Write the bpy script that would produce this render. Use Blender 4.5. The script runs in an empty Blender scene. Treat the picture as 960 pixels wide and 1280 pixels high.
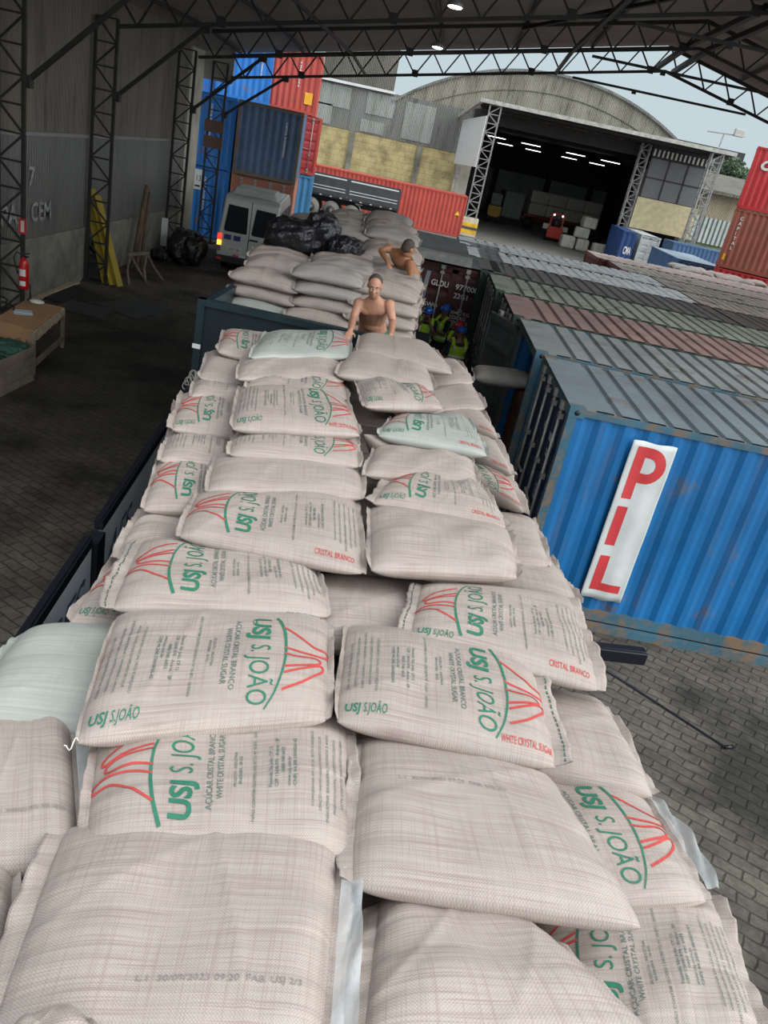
import bpy, bmesh, math, random
import numpy as np
from mathutils import Vector, Matrix, Euler
R = math.radians
SC = bpy.context.scene
COL = SC.collection

# ------------------------------------------------------------------ camera
F_PX, PITCH, ROLL, EYE = 1000.0, R(24.5), R(12.2), 4.9
cd = bpy.data.cameras.new('camera'); cam = bpy.data.objects.new('camera', cd); COL.objects.link(cam)
cd.sensor_fit = 'HORIZONTAL'; cd.sensor_width = 36.0; cd.lens = F_PX / 960.0 * 36.0
cd.clip_start = 0.05; cd.clip_end = 600
_f = Vector((0, math.cos(PITCH), -math.sin(PITCH))); _u = Vector((0, math.sin(PITCH), math.cos(PITCH))); _r = Vector((1, 0, 0))
_x = _r * math.cos(ROLL) + _u * math.sin(ROLL); _y = -_r * math.sin(ROLL) + _u * math.cos(ROLL)
M = Matrix(((_x.x, _y.x, -_f.x, 0), (_x.y, _y.y, -_f.y, 0), (_x.z, _y.z, -_f.z, EYE), (0, 0, 0, 1)))
cam.matrix_world = M
SC.camera = cam

# ------------------------------------------------------------------ sky: overcast, brighter towards the zenith
SKY_STRENGTH = 1.0
w = bpy.data.worlds.new('overcast_sky'); SC.world = w; w.use_nodes = True
wn = w.node_tree; wn.nodes.clear()
o_ = wn.nodes.new('ShaderNodeOutputWorld'); b_ = wn.nodes.new('ShaderNodeBackground')
tc = wn.nodes.new('ShaderNodeTexCoord'); sp = wn.nodes.new('ShaderNodeSeparateXYZ'); rp = wn.nodes.new('ShaderNodeValToRGB')
wn.links.new(tc.outputs['Generated'], sp.inputs[0]); wn.links.new(sp.outputs['Z'], rp.inputs[0])
e = rp.color_ramp.elements
e[0].position = 0.0; e[0].color = (0.56, 0.66, 0.70, 1)
e[1].position = 1.0; e[1].color = (1.45, 1.54, 1.6, 1)
m_ = rp.color_ramp.elements.new(0.16); m_.color = (0.56, 0.67, 0.73, 1)
m_ = rp.color_ramp.elements.new(0.45); m_.color = (0.95, 1.03, 1.08, 1)
# sky glow added out of view, right and behind, to light under the roof
GLOW_AZ, GLOW_EL, GLOW = R(112), R(24), 2.6
dp = wn.nodes.new('ShaderNodeVectorMath'); dp.operation = 'DOT_PRODUCT'; dp.inputs[1].default_value = (math.cos(GLOW_EL) * math.sin(GLOW_AZ), math.cos(GLOW_EL) * math.cos(GLOW_AZ), math.sin(GLOW_EL))
wn.links.new(tc.outputs['Generated'], dp.inputs[0]); r2 = wn.nodes.new('ShaderNodeValToRGB'); wn.links.new(dp.outputs['Value'], r2.inputs[0])
q_ = r2.color_ramp.elements; q_[0].position = 0.42; q_[0].color = (0, 0, 0, 1); q_[1].position = 1.0; q_[1].color = (GLOW, GLOW, GLOW * 0.98, 1); q3 = r2.color_ramp.elements.new(0.75); q3.color = (GLOW * 0.45, GLOW * 0.46, GLOW * 0.46, 1)
ad = wn.nodes.new('ShaderNodeMix'); ad.data_type = 'RGBA'; ad.blend_type = 'ADD'; ad.inputs[0].default_value = 1.0
wn.links.new(rp.outputs[0], ad.inputs[6]); wn.links.new(r2.outputs[0], ad.inputs[7])
wn.links.new(ad.outputs[2], b_.inputs[0]); b_.inputs[1].default_value = SKY_STRENGTH
wn.links.new(b_.outputs[0], o_.inputs[0])

def sun(name, strength, angle, az, el, col=(1, 0.98, 0.95)):
    l = bpy.data.lights.new(name, 'SUN'); l.energy = strength; l.angle = R(angle); l.color = col
    o = bpy.data.objects.new(name, l); COL.objects.link(o)
    d = Vector((math.cos(R(el)) * math.sin(R(az)), math.cos(R(el)) * math.cos(R(az)), math.sin(R(el))))
    o.rotation_euler = (-d).to_track_quat('-Z', 'Y').to_euler(); o.location = d * 60
    return o
# cloud-veiled sun behind the photographer, high on the right
sun('veiled_sun', 0.7, 55, 125, 40)

vs = SC.view_settings
SC.display_settings.display_device = 'sRGB'
vs.view_transform = 'Standard'; vs.look = 'None'; vs.gamma = 1.0; vs.exposure = 0.0; vs.use_curve_mapping = False

# ------------------------------------------------------------------ picking points of the place
def pray(px, py):
    dx, dy = (px - 480) / F_PX, (py - 640) / F_PX
    a = dx * math.cos(ROLL) + dy * math.sin(ROLL); b = dx * math.sin(ROLL) - dy * math.cos(ROLL)
    return Vector((a, math.cos(PITCH) + b * math.sin(PITCH), -math.sin(PITCH) + b * math.cos(PITCH)))
def az(px, py, z):
    r = pray(px, py); return r * ((z - EYE) / r.z) + Vector((0, 0, EYE))
def ay(px, py, y):
    r = pray(px, py); return r * (y / r.y) + Vector((0, 0, EYE))

# ------------------------------------------------------------------ object helpers
def tag(o, label=None, cat=None, group=None, kind=None):
    if label: o['label'] = label
    if cat: o['category'] = cat
    if group: o['group'] = group
    if kind: o['kind'] = kind
    return o
def thing(name, label, cat, loc=(0, 0, 0), rz=0, group=None):
    o = bpy.data.objects.new(name, None); COL.objects.link(o); o.empty_display_size = 0.2
    o.location = loc; o.rotation_euler = (0, 0, rz)
    return tag(o, label, cat, group)
def copy_tree(o, parent=None):
    c = o.copy(); COL.objects.link(c)
    if parent is not None: c.parent = parent
    for ch in list(o.children): copy_tree(ch, c)
    return c
def struct(o): o['kind'] = 'structure'; return o

class MB:
    """collects shapes into one mesh"""
    def __init__(s): s.v = []; s.f = []; s.m = []; s.mi = 0; s.sm = []; s.smooth = False
    def add(s, vs_, fs_):
        n = len(s.v); s.v += [tuple(p) for p in vs_]
        for f in fs_: s.f.append(tuple(i + n for i in f)); s.m.append(s.mi); s.sm.append(s.smooth)
        return s
    def box(s, x0, x1, y0, y1, z0, z1, mat=None):
        P = [Vector((x, y, z)) for x in (x0, x1) for y in (y0, y1) for z in (z0, z1)]
        if mat is not None: P = [mat @ p for p in P]
        return s.add(P, [(0, 1, 3, 2), (4, 6, 7, 5), (0, 4, 5, 1), (2, 3, 7, 6), (0, 2, 6, 4), (1, 5, 7, 3)])
    def bar(s, p, q, w, h=None):
        h = h or w; p = Vector(p); q = Vector(q); d = (q - p)
        if d.length < 1e-6: return s
        d.normalize(); up = Vector((0, 0, 1)) if abs(d.z) < 0.95 else Vector((0, 1, 0))
        a = d.cross(up).normalized(); b = a.cross(d).normalized()
        P = [c + a * (i * w / 2) + b * (j * h / 2) for c in (p, q) for i in (-1, 1) for j in (-1, 1)]
        return s.add(P, [(0, 1, 3, 2), (4, 6, 7, 5), (0, 4, 5, 1), (2, 3, 7, 6), (0, 2, 6, 4), (1, 5, 7, 3)])
    def tube(s, pts, r, n=8, cap=True):
        pts = [Vector(p) for p in pts]; m = len(pts); rs = r if isinstance(r, (list, tuple)) else [r] * m
        V = []; prev = None
        for i, p in enumerate(pts):
            d = (pts[min(i + 1, m - 1)] - pts[max(i - 1, 0)]).normalized()
            if prev is None:
                up = Vector((0, 0, 1)) if abs(d.z) < 0.9 else Vector((0, 1, 0)); a = d.cross(up).normalized()
            else:
                a = (prev - d * prev.dot(d)).normalized()
            prev = a; b = a.cross(d).normalized()
            V += [p + (a * math.cos(2 * math.pi * k / n) + b * math.sin(2 * math.pi * k / n)) * rs[i] for k in range(n)]
        Fc = [(i * n + k, i * n + (k + 1) % n, (i + 1) * n + (k + 1) % n, (i + 1) * n + k) for i in range(m - 1) for k in range(n)]
        if cap: Fc += [tuple(range(n))[::-1], tuple((m - 1) * n + k for k in range(n))]
        sm = s.smooth; s.smooth = True; s.add(V, Fc); s.smooth = sm
        return s
    def cyl(s, p, q, r, n=16, r2=None): return s.tube([p, q], [r, r if r2 is None else r2], n)
    def ell(s, c, rx, ry, rz, nu=14, nv=8, mat=None, z0=-1.0):
        V = []; c = Vector(c)
        for j in range(nv + 1):
            t = math.asin(z0) + (math.pi / 2 - math.asin(z0)) * j / nv
            for i in range(nu):
                a = 2 * math.pi * i / nu
                p = Vector((rx * math.cos(t) * math.cos(a), ry * math.cos(t) * math.sin(a), rz * math.sin(t)))
                if mat is not None: p = mat @ p
                V.append(c + p)
        Fc = [(j * nu + i, j * nu + (i + 1) % nu, (j + 1) * nu + (i + 1) % nu, (j + 1) * nu + i) for j in range(nv) for i in range(nu)]
        Fc.append(tuple(range(nu))[::-1])
        sm = s.smooth; s.smooth = True; s.add(V, Fc); s.smooth = sm
        return s
    def prism(s, pts, axis_vec, origin=(0, 0, 0), ex=(1, 0, 0), ey=(0, 0, 1)):
        o = Vector(origin); ex = Vector(ex); ey = Vector(ey); av = Vector(axis_vec); n = len(pts)
        A = [o + ex * a + ey * b for a, b in pts]; B = [p + av for p in A]
        return s.add(A + B, [tuple(range(n))[::-1], tuple(range(n, 2 * n))] + [(i, (i + 1) % n, n + (i + 1) % n, n + i) for i in range(n)])
    def build(s, name, mats, parent=None, loc=None, bevel=0, uv=False):
        me = bpy.data.meshes.new(name); me.from_pydata([tuple(p) for p in s.v], [], s.f)
        if not isinstance(mats, (list, tuple)): mats = [mats]
        for m in mats: me.materials.append(m)
        me.polygons.foreach_set('material_index', s.m); me.polygons.foreach_set('use_smooth', s.sm); me.update()
        o = bpy.data.objects.new(name, me); COL.objects.link(o)
        if parent is not None: o.parent = parent
        if loc is not None: o.location = loc
        if bevel:
            b = o.modifiers.new('b', 'BEVEL'); b.width = bevel; b.segments = 2; b.limit_method = 'ANGLE'
        return o

# ------------------------------------------------------------------ materials
def newmat(name):
    m = bpy.data.materials.new(name); m.use_nodes = True
    return m, m.node_tree, m.node_tree.nodes['Principled BSDF']
def nd(t, kind, **kw):
    n = t.nodes.new(kind)
    for k, v in kw.items():
        if k in n.inputs: n.inputs[k].default_value = v
        else: setattr(n, k, v)
    return n
def ramp(t, src, stops):
    r = t.nodes.new('ShaderNodeValToRGB'); t.links.new(src, r.inputs[0]); el = r.color_ramp.elements
    while len(el) < len(stops): el.new(0.5)
    for i, (p, c) in enumerate(stops):
        el[i].position = p; el[i].color = (c, c, c, 1) if isinstance(c, (int, float)) else (*c, 1)
    return r.outputs[0]
def mixc(t, fac, a, b, mode='MIX'):
    m = t.nodes.new('ShaderNodeMix'); m.data_type = 'RGBA'; m.blend_type = mode
    for i, x in ((0, fac), (6, a), (7, b)):
        if isinstance(x, (int, float)): m.inputs[i].default_value = x if i == 0 else (x, x, x, 1)
        elif isinstance(x, (tuple, list)): m.inputs[i].default_value = (*x[:3], 1)
        else: t.links.new(x, m.inputs[i])
    return m.outputs[2]
def scaled(t, sx=1, sy=1, sz=1, src='Object'):
    c = t.nodes.new('ShaderNodeTexCoord'); m = t.nodes.new('ShaderNodeMapping'); m.inputs['Scale'].default_value = (sx, sy, sz)
    t.links.new(c.outputs[src], m.inputs[0]); return m.outputs[0]
def noise(t, vec, scale, detail=4, rough=0.6):
    n = nd(t, 'ShaderNodeTexNoise', Scale=scale, Detail=detail, Roughness=rough); t.links.new(vec, n.inputs['Vector']); return n.outputs[0]
def bump(t, b, h, strength=0.3, dist=0.01):
    n = nd(t, 'ShaderNodeBump', Strength=strength, Distance=dist); t.links.new(h, n.inputs['Height']); t.links.new(n.outputs[0], b.inputs['Normal'])
_MC = {}
def plain(name, col, rough=0.6, metal=0.0, var=0.18, sc=3.0, spec=0.5, bmp=0.0, bsc=40):
    if name in _MC: return _MC[name]
    m, t, b = newmat(name); v = scaled(t)
    n = noise(t, v, sc, 5)
    c = ramp(t, n, [(0.3, tuple(x * (1 - var) for x in col)), (0.7, tuple(min(1, x * (1 + var)) for x in col))])
    t.links.new(c, b.inputs['Base Color']); b.inputs['Roughness'].default_value = rough; b.inputs['Metallic'].default_value = metal
    b.inputs['Specular IOR Level'].default_value = spec
    if bmp: bump(t, b, noise(t, v, bsc, 4), bmp, 0.01)
    _MC[name] = m; return m
def painted(name, col, rust=0.35, fade=0.25, rough=0.5, rustcol=(0.20, 0.10, 0.05), rsc=1.4, streak=True):
    """painted steel with faded patches, rust spots and vertical runs"""
    if name in _MC: return _MC[name]
    m, t, b = newmat(name); v = scaled(t)
    n1 = noise(t, v, 0.9, 5); base = ramp(t, n1, [(0.3, tuple(x * (1 - fade) for x in col)), (0.75, tuple(min(1, x * (1 + fade) + 0.02 * fade) for x in col))])
    n2 = noise(t, v, rsc, 10, 0.72); k = ramp(t, n2, [(0.60 - 0.12 * rust, 0.0), (0.70 - 0.1 * rust, 1.0)])
    out = mixc(t, k, base, rustcol)
    if streak:
        vs_ = scaled(t, 5, 5, 0.45); n3 = noise(t, vs_, 1.6, 6, 0.6); k3 = ramp(t, n3, [(0.56, 0.0), (0.72, 0.55)])
        out = mixc(t, k3, out, tuple(0.55 * x + 0.45 * y for x, y in zip(col, (0.16, 0.12, 0.09))))
    t.links.new(out, b.inputs['Base Color']); b.inputs['Roughness'].default_value = rough
    rr = ramp(t, n2, [(0.4, rough), (0.65, min(1, rough + 0.25))]); t.links.new(rr, b.inputs['Roughness'])
    bump(t, b, n2, 0.15, 0.01); _MC[name] = m; return m
def emissive(name, col, strength):
    if name in _MC: return _MC[name]
    m, t, b = newmat(name); b.inputs['Base Color'].default_value = (*col, 1)
    b.inputs['Emission Color'].default_value = (*col, 1); b.inputs['Emission Strength'].default_value = strength
    _MC[name] = m; return m

# ------------------------------------------------------------------ lettering
_TX = {}
def text2d(s, size=1.0, bold=0.0, shear=0.0, align='LEFT', res=3):
    """flat letter outlines -> (verts2d, faces), cached"""
    key = (s, bold, shear, align, res)
    if key not in _TX:
        c = bpy.data.curves.new('t', 'FONT'); c.body = s; c.size = 1.0; c.offset = bold; c.shear = shear; c.align_x = align; c.resolution_u = res
        o = bpy.data.objects.new('t', c); COL.objects.link(o); bpy.context.view_layer.update()
        me = bpy.data.meshes.new_from_object(o.evaluated_get(bpy.context.evaluated_depsgraph_get()))
        _TX[key] = (np.array([(v.co.x, v.co.y) for v in me.vertices]).reshape(-1, 2), [tuple(p.vertices) for p in me.polygons])
        bpy.data.objects.remove(o); bpy.data.curves.remove(c); bpy.data.meshes.remove(me)
    v, f = _TX[key]; return v * size, f
def put_text(mb, s, origin, ex, ey, size, off=0.0, width=None, height=None, **kw):
    """lay letters into mb on the plane origin + ex*x + ey*y; width/height stretch"""
    v, f = text2d(s, 1.0, **kw)
    if len(v) == 0: return
    ex = Vector(ex).normalized(); ey = Vector(ey).normalized(); nrm = ex.cross(ey)
    sx = sy = size
    if width: sx = width / (v[:, 0].max() - v[:, 0].min())
    if height: sy = height / (v[:, 1].max() - v[:, 1].min())
    o = Vector(origin) + nrm * off
    mb.add([o + ex * (a * sx) + ey * (b * sy) for a, b in v], f)
# ================================================================== MATERIALS OF THE PLACE
def paver_mat():
    m, t, b = newmat('cobble_pavers'); v = scaled(t)
    w_ = nd(t, 'ShaderNodeTexNoise', Scale=6.0, Detail=2.0); t.links.new(v, w_.inputs['Vector']); rt_ = nd(t, 'ShaderNodeMapping'); rt_.inputs['Rotation'].default_value = (0, 0, R(28))
    wv0 = mixc(t, 0.05, v, w_.outputs['Color']); t.links.new(wv0, rt_.inputs[0]); wv = rt_.outputs[0]
    br = nd(t, 'ShaderNodeTexBrick', Scale=1.0); br.offset = 0.5
    for k, x in (('Brick Width', 0.24), ('Row Height', 0.13), ('Mortar Size', 0.012), ('Mortar Smooth', 0.6), ('Bias', 0.0)): br.inputs[k].default_value = x
    br.inputs['Color1'].default_value = (0.140, 0.124, 0.098, 1); br.inputs['Color2'].default_value = (0.108, 0.096, 0.078, 1); br.inputs['Mortar'].default_value = (0.056, 0.049, 0.040, 1)
    t.links.new(wv, br.inputs['Vector'])
    st = noise(t, v, 0.55, 7, 0.65); k = ramp(t, st, [(0.40, 0.30), (0.55, 1.0)])
    c = mixc(t, 1.0, br.outputs['Color'], k, 'MULTIPLY')
    s2 = noise(t, v, 14, 5, 0.7); k2 = ramp(t, s2, [(0.3, 0.65), (0.7, 1.25)]); c = mixc(t, 1.0, c, k2, 'MULTIPLY')
    # black stain, spread wide to paint in shade between truck and wall, ragged edge
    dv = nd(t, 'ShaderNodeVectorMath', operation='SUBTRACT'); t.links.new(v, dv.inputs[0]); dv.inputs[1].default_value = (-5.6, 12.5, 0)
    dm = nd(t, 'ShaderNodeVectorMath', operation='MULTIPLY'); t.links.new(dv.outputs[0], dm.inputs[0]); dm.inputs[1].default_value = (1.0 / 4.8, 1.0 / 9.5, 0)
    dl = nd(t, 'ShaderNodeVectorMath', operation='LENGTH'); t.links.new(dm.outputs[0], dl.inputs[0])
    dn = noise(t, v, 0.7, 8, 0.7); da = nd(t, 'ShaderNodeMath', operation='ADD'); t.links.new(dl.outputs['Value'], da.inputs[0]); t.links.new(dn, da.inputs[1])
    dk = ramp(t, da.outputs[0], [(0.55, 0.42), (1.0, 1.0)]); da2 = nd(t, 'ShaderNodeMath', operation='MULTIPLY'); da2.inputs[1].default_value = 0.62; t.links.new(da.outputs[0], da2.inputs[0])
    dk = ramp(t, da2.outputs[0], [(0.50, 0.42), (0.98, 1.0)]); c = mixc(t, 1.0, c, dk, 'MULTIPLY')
    t.links.new(c, b.inputs['Base Color']); b.inputs['Roughness'].default_value = 0.75; b.inputs['Specular IOR Level'].default_value = 0.3
    h = mixc(t, 0.5, br.outputs['Fac'], s2); inv = nd(t, 'ShaderNodeInvert'); t.links.new(h, inv.inputs['Color'])
    bump(t, b, inv.outputs[0], 0.6, 0.02); return m
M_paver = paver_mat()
M_slab = plain('yard_concrete', (0.155, 0.15, 0.138), 0.8, var=0.2, sc=0.6, bmp=0.2)
M_conc = plain('dirty_concrete', (0.20, 0.195, 0.165), 0.85, var=0.45, sc=1.6, bmp=0.3)
M_concl = plain('pale_plaster', (0.42, 0.40, 0.33), 0.85, var=0.25, sc=1.2, bmp=0.2)
M_steel = plain('dark_truss_steel', (0.030, 0.028, 0.026), 0.55, 0.3, var=0.3, sc=4)
M_steelg = plain('grey_truss_steel', (0.26, 0.26, 0.25), 0.55, 0.2, var=0.3, sc=4)
M_roofin = plain('roof_lining', (0.30, 0.27, 0.245), 0.8, var=0.12, sc=0.7)
M_black = plain('black_rubber', (0.015, 0.015, 0.016), 0.6, var=0.2)
M_white = plain('white_paint', (0.72, 0.74, 0.74), 0.5, var=0.06)

def sheet_mat(name, c1, c2, pitch, axis='x', rough=0.6, stain=0.5, sc=1.0, stainc=(0.05, 0.05, 0.045)):
    """corrugated fibre sheet: ribs as bump, weathering as colour"""
    m, t, b = newmat(name); v = scaled(t)
    n = noise(t, scaled(t, 1.6, 1.6, 0.25), sc, 7, 0.65)
    c = ramp(t, n, [(0.32, c1), (0.68, c2)])
    n2 = noise(t, scaled(t, 3.5, 3.5, 0.5), sc * 1.3, 8, 0.7); k = ramp(t, n2, [(0.52, 0.0), (0.66, stain)])
    c = mixc(t, k, c, stainc); t.links.new(c, b.inputs['Base Color']); b.inputs['Roughness'].default_value = rough
    wv = nd(t, 'ShaderNodeTexWave', Scale=1.0 / pitch * 0.5 * 2 * math.pi / 6.2832 * 2, Distortion=0.0); wv.bands_direction = axis.upper()
    t.links.new(v, wv.inputs['Vector']); bump(t, b, wv.outputs['Fac'], 0.8, pitch * 0.25); return m

# ================================================================== GROUND
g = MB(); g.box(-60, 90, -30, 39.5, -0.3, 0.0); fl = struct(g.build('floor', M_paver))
g = MB(); g.box(-60, 110, 39.5, 190, -0.3, 0.0); struct(g.build('ground', M_slab))

# ================================================================== LEFT WALL OF THE SHED
WX = lambda y: -9.15 - 0.018 * (y - 17)
def wall_band(z0, z1, y0, y1, th, mb, dx=0.0):
    P = []
    for y in (y0, y1):
        x = WX(y) + dx
        for xx in (x, x - th):
            for z in (z0, z1): P.append((xx, y, z))
    mb.add(P, [(0, 1, 5, 4), (2, 6, 7, 3), (0, 2, 3, 1), (4, 5, 7, 6), (1, 3, 7, 5), (0, 4, 6, 2)])
M_wallup = sheet_mat('wall_sheet', (0.155, 0.135, 0.112), (0.235, 0.21, 0.175), 0.18, 'y', 0.8, 0.6, 0.5)
M_wallgl = sheet_mat('wall_translucent_sheet', (0.15, 0.155, 0.15), (0.22, 0.225, 0.21), 0.25, 'y', 0.35, 0.3, 0.5)
wroot = MB(); wall_band(3.55, 7.2, -8, 30.7, 0.15, wroot); wl = struct(wroot.build('wall_left', M_wallup))
b_ = MB(); wall_band(0, 1.35, -8, 30.7, 0.22, b_, 0.04); struct(b_.build('baseboard_left', M_conc))
b_ = MB(); wall_band(1.35, 3.55, -8, 30.7, 0.12, b_, -0.02)
struct(b_.build('window_1', M_wallgl))
b_ = MB(); wall_band(3.5, 3.58, -8, 30.7, 0.10, b_, 0.05); struct(b_.build('trim_1', plain('rail_grey', (0.22, 0.22, 0.21), 0.6)))
b_ = MB(); b_.box(-9.75, -9.28, 29.3, 30.72, 0, 6.4); struct(b_.build('wall_pier', M_concl))
# faded painted letters seen on the panel
lt = MB()
put_text(lt, 'CEM', (WX(18.9) + 0.03, 18.35, 1.72), (0, 1, 0), (0, 0, 1), 1, width=0.95, height=0.42, bold=0.02)
put_text(lt, 'PA', (WX(17.5) + 0.03, 17.0, 1.72), (0, 1, 0), (0, 0, 1), 1, width=0.7, height=0.42, bold=0.02)
put_text(lt, '7', (WX(18.5) + 0.03, 18.2, 2.5), (0, 1, 0), (0, 0, 1), 1, width=0.3, height=0.4, bold=0.02)
struct(lt.build('trim_2', plain('faded_white_letters', (0.30, 0.31, 0.30), 0.8, var=0.4, sc=6)))

# ================================================================== LATTICE COLUMNS AND ROOF TRUSSES
def lattice(mb, p0, p1, wvec, n, chord, lace, dvec=None, rungs=True):
    """a lattice between p0 and p1, the second chord offset by wvec (and a rear pair by dvec)"""
    p0 = Vector(p0); p1 = Vector(p1); wv = Vector(wvec)
    offs = [Vector((0, 0, 0))] + ([Vector(dvec)] if dvec is not None else [])
    for o in offs:
        mb.bar(p0 + o, p1 + o, chord); mb.bar(p0 + wv + o, p1 + wv + o, chord)
        for i in range(n):
            a = p0.lerp(p1, i / n) + o; b = p0.lerp(p1, (i + 1) / n) + o
            if i % 2: a, b = b, a
            mb.bar(a, b + wv, lace)
            if rungs: mb.bar(b if i % 2 == 0 else a, (b if i % 2 == 0 else a) + wv, lace)
    if dvec is not None:
        for i in range(n + 1):
            a = p0.lerp(p1, i / n)
            mb.bar(a, a + offs[1], lace); mb.bar(a + wv, a + wv + offs[1], lace)
COLY = [16.7, 21.3, 27.8, 31.8]
TRY = [16.7, 21.3, 27.8, 31.8]
def chordz(x): return 6.05 + 0.203 * (x + 8.6) if x < 6.2 else 6.05 + 0.203 * 14.8 - 0.215 * (x - 6.2)
place_names = ['behind the red fire extinguisher', 'with the yellow boards leaning behind it', 'with the rusty pipes leaning against it', 'in front of the bright blue containers']
for i, y in enumerate(COLY):
    x0 = WX(y) + 0.12; wd = 0.52
    
    t = thing('lattice_column', 'dark steel lattice column on the left, ' + place_names[i], 'column', (x0, y, 0), 0, 'lattice columns along the left wall')
    mb = MB(); lattice(mb, (0, 0, 0), (0.02, 0, 6.2), (wd, 0, 0), 12, 0.07, 0.038); mb.build('lattice', M_steel, t)
    mb = MB(); mb.box(-0.1, wd + 0.1, -0.1, 0.4, 0, 0.04); mb.build('base_plate', M_steel, t)
    if 1:
        mb = MB(); xx = x0 + wd
        mb.bar((wd, 0.1, 4.55), (wd + 2.1, 0.1, chordz(xx + 2.1) - 0.02 - (0.25 if y > 30 else 0)), 0.085); mb.build('knee_brace', M_steel, t)
        mb = MB(); mb.box(wd - 0.05, wd + 0.12, 0.02, 0.18, 4.45, 4.68); mb.box(wd + 1.98, wd + 2.2, 0.02, 0.18, chordz(xx + 2.1) - 0.16 - (0.25 if y > 30 else 0), chordz(xx + 2.1) + 0.03 - (0.25 if y > 30 else 0)); mb.build('gusset', M_steel, t)
tl = ['nearest roof truss across the top of the picture', 'second roof truss behind the nearest one', 'third roof truss, behind the second one', 'farthest roof truss at the open end of the shed, against the sky']
for k, y in enumerate(TRY):
    t = thing('roof_truss', 'dark steel lattice ' + tl[k], 'roof truss', (-8.6, y, 6.05 - (0.25 if y > 30 else 0)), 0, 'roof trusses of the shed')
    for side in (0, 1):
        xa, xb = (-8.6, 6.2) if side == 0 else (6.2, 21.0)
        mb = MB(); L = lambda x: Vector((x + 8.6, 0, chordz(x) - 6.05)); H = Vector((0, 0, 0.70))
        mb.bar(L(xa), L(xb), 0.085); mb.build('lower_chord', M_steel, t)
        mb = MB(); mb.bar(L(xa) + H, L(xb) + H, 0.10); mb.build('upper_chord', M_steel, t)
        mb = MB(); n = 15
        for i in range(n):
            x_0 = xa + (xb - xa) * i / n; x_1 = xa + (xb - xa) * (i + 1) / n; xm = (x_0 + x_1) / 2
            mb.bar(L(x_0) + H, L(xm), 0.045); mb.bar(L(xm), L(x_1) + H, 0.045)
            if i % 4 == 2: mb.box(L(xm).x - 0.11, L(xm).x + 0.11, -0.04, 0.04, L(xm).z - 0.06, L(xm).z + 0.16)
        mb.build('web', M_steel, t)
    mb = MB(); mb.bar((11.8, 0, 8.30 - 6.05), (17.9, 0, 8.30 - 6.05), 0.07)
    mb.box(13.9, 14.05, -0.03, 0.03, 2.14, 2.24); mb.build('tie_rod', M_steel, t)
# long purlins and bracing between the trusses
for j, (x, dz, w_) in enumerate([(-6.2, 0.80, 0.09), (-3.9, 0.02, 0.07), (-1.4, 0.80, 0.09), (1.1, 0.80, 0.09), (2.6, 0.0, 0.10), (3.6, 0.80, 0.09), (5.9, 0.1, 0.14), (6.5, 0.1, 0.14), (8.8, 0.80, 0.09), (11.3, 0.8, 0.09), (14, 0.8, 0.09), (-8.4, 0.8, 0.09)]):
    mb = MB(); z = chordz(x) + dz; mb.bar((0, 0, 0), (0, 14.9, 0), w_); mb.bar((0, 14.9, 0), (0, 19.0, -0.25), w_)
    o = mb.build('purlin', M_steel, None, (x, 13.0, z))
    tag(o, 'dark steel beam running lengthwise under the shed roof', 'beam', 'lengthwise beams under the roof')
for j, (a, b2) in enumerate([((-1.2, 21.3), (4.6, 14.8)), ((1.0, 27.8), (5.6, 21.3))]):
    mb = MB(); A = Vector((a[0], a[1], chordz(a[0]) + 0.62)); B = Vector((b2[0], b2[1], chordz(b2[0]) + 0.62)); mb.bar((0, 0, 0), B - A, 0.09)
    o = mb.build('diagonal_brace', M_steel, None, A); tag(o, 'slanting dark steel brace under the roof lining, ' + ('nearer of the two' if j == 0 else 'farther of the two'), 'brace')
# ceiling: a gable of sheeting above the trusses
def ceil(xa, xb, name, ya=6.5):
    mb = MB(); yb = 32.6
    za, zb = chordz(xa) + 0.86, chordz(xb) + 0.86
    P = [(xa, ya, za), (xb, ya, zb), (xb, 28.2, zb), (xb, yb, zb - 0.25), (xa, yb, za - 0.25), (xa, 28.2, za)]; mb.add(P + [(p[0], p[1], p[2] + 0.06) for p in P], [(0, 5, 2, 1), (5, 4, 3, 2), (6, 7, 8, 11), (11, 8, 9, 10)] + [(i, (i + 1) % 6, 6 + (i + 1) % 6, 6 + i) for i in range(6)])
    return struct(mb.build(name, M_roofin))
c1 = ceil(-10.6, 6.2, 'ceiling'); c2 = ceil(6.2, 21.2, 'ceiling', 16.2)
# curtain of lining hanging at the far left end under the roof
mb = MB(); mb.box(-10.4, -8.6, 31.95, 32.05, 5.6, 6.8); struct(mb.build('trim_3', M_roofin))
# high-bay lamps
M_lamp = emissive('lamp_glow', (1.0, 1.0, 0.96), 9.0)
for (px, py, Y, s) in [(547, 59, 27.0, 'second from the top edge of the picture'), (569, 8, 20.0, 'nearest to the top edge of the picture')]:
    p = ay(px, py, Y); t = thing('high_bay_lamp', 'small glowing round lamp under the shed roof, ' + s, 'lamp', p, 0, 'high bay lamps')
    mb = MB(); mb.tube([(0, 0, 0.0), (0, 0, 0.08), (0, 0, 0.16)], [0.20, 0.16, 0.05], 14); mb.build('lamp_shade', M_steelg, t)
    mb = MB(); mb.ell((0, 0, -0.015), 0.16, 0.16, 0.03); mb.build('bulb', M_lamp, t)
    mb = MB(); mb.bar((0, 0, 0.15), (0, 0, chordz(p.x) + 0.8 - p.z), 0.02); mb.build('hanging_rod', M_steel, t)
for j, (px, py, Y, c) in enumerate([(71, 31, 17.0, (0.5, 0.75, 1.0)), (124, 44, 20.5, (1, 0.75, 0.6)), (163, 66, 24.0, (1, 0.5, 0.35)), (194, 70, 27.3, (1, 0.75, 0.6))]):
    pass

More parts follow.
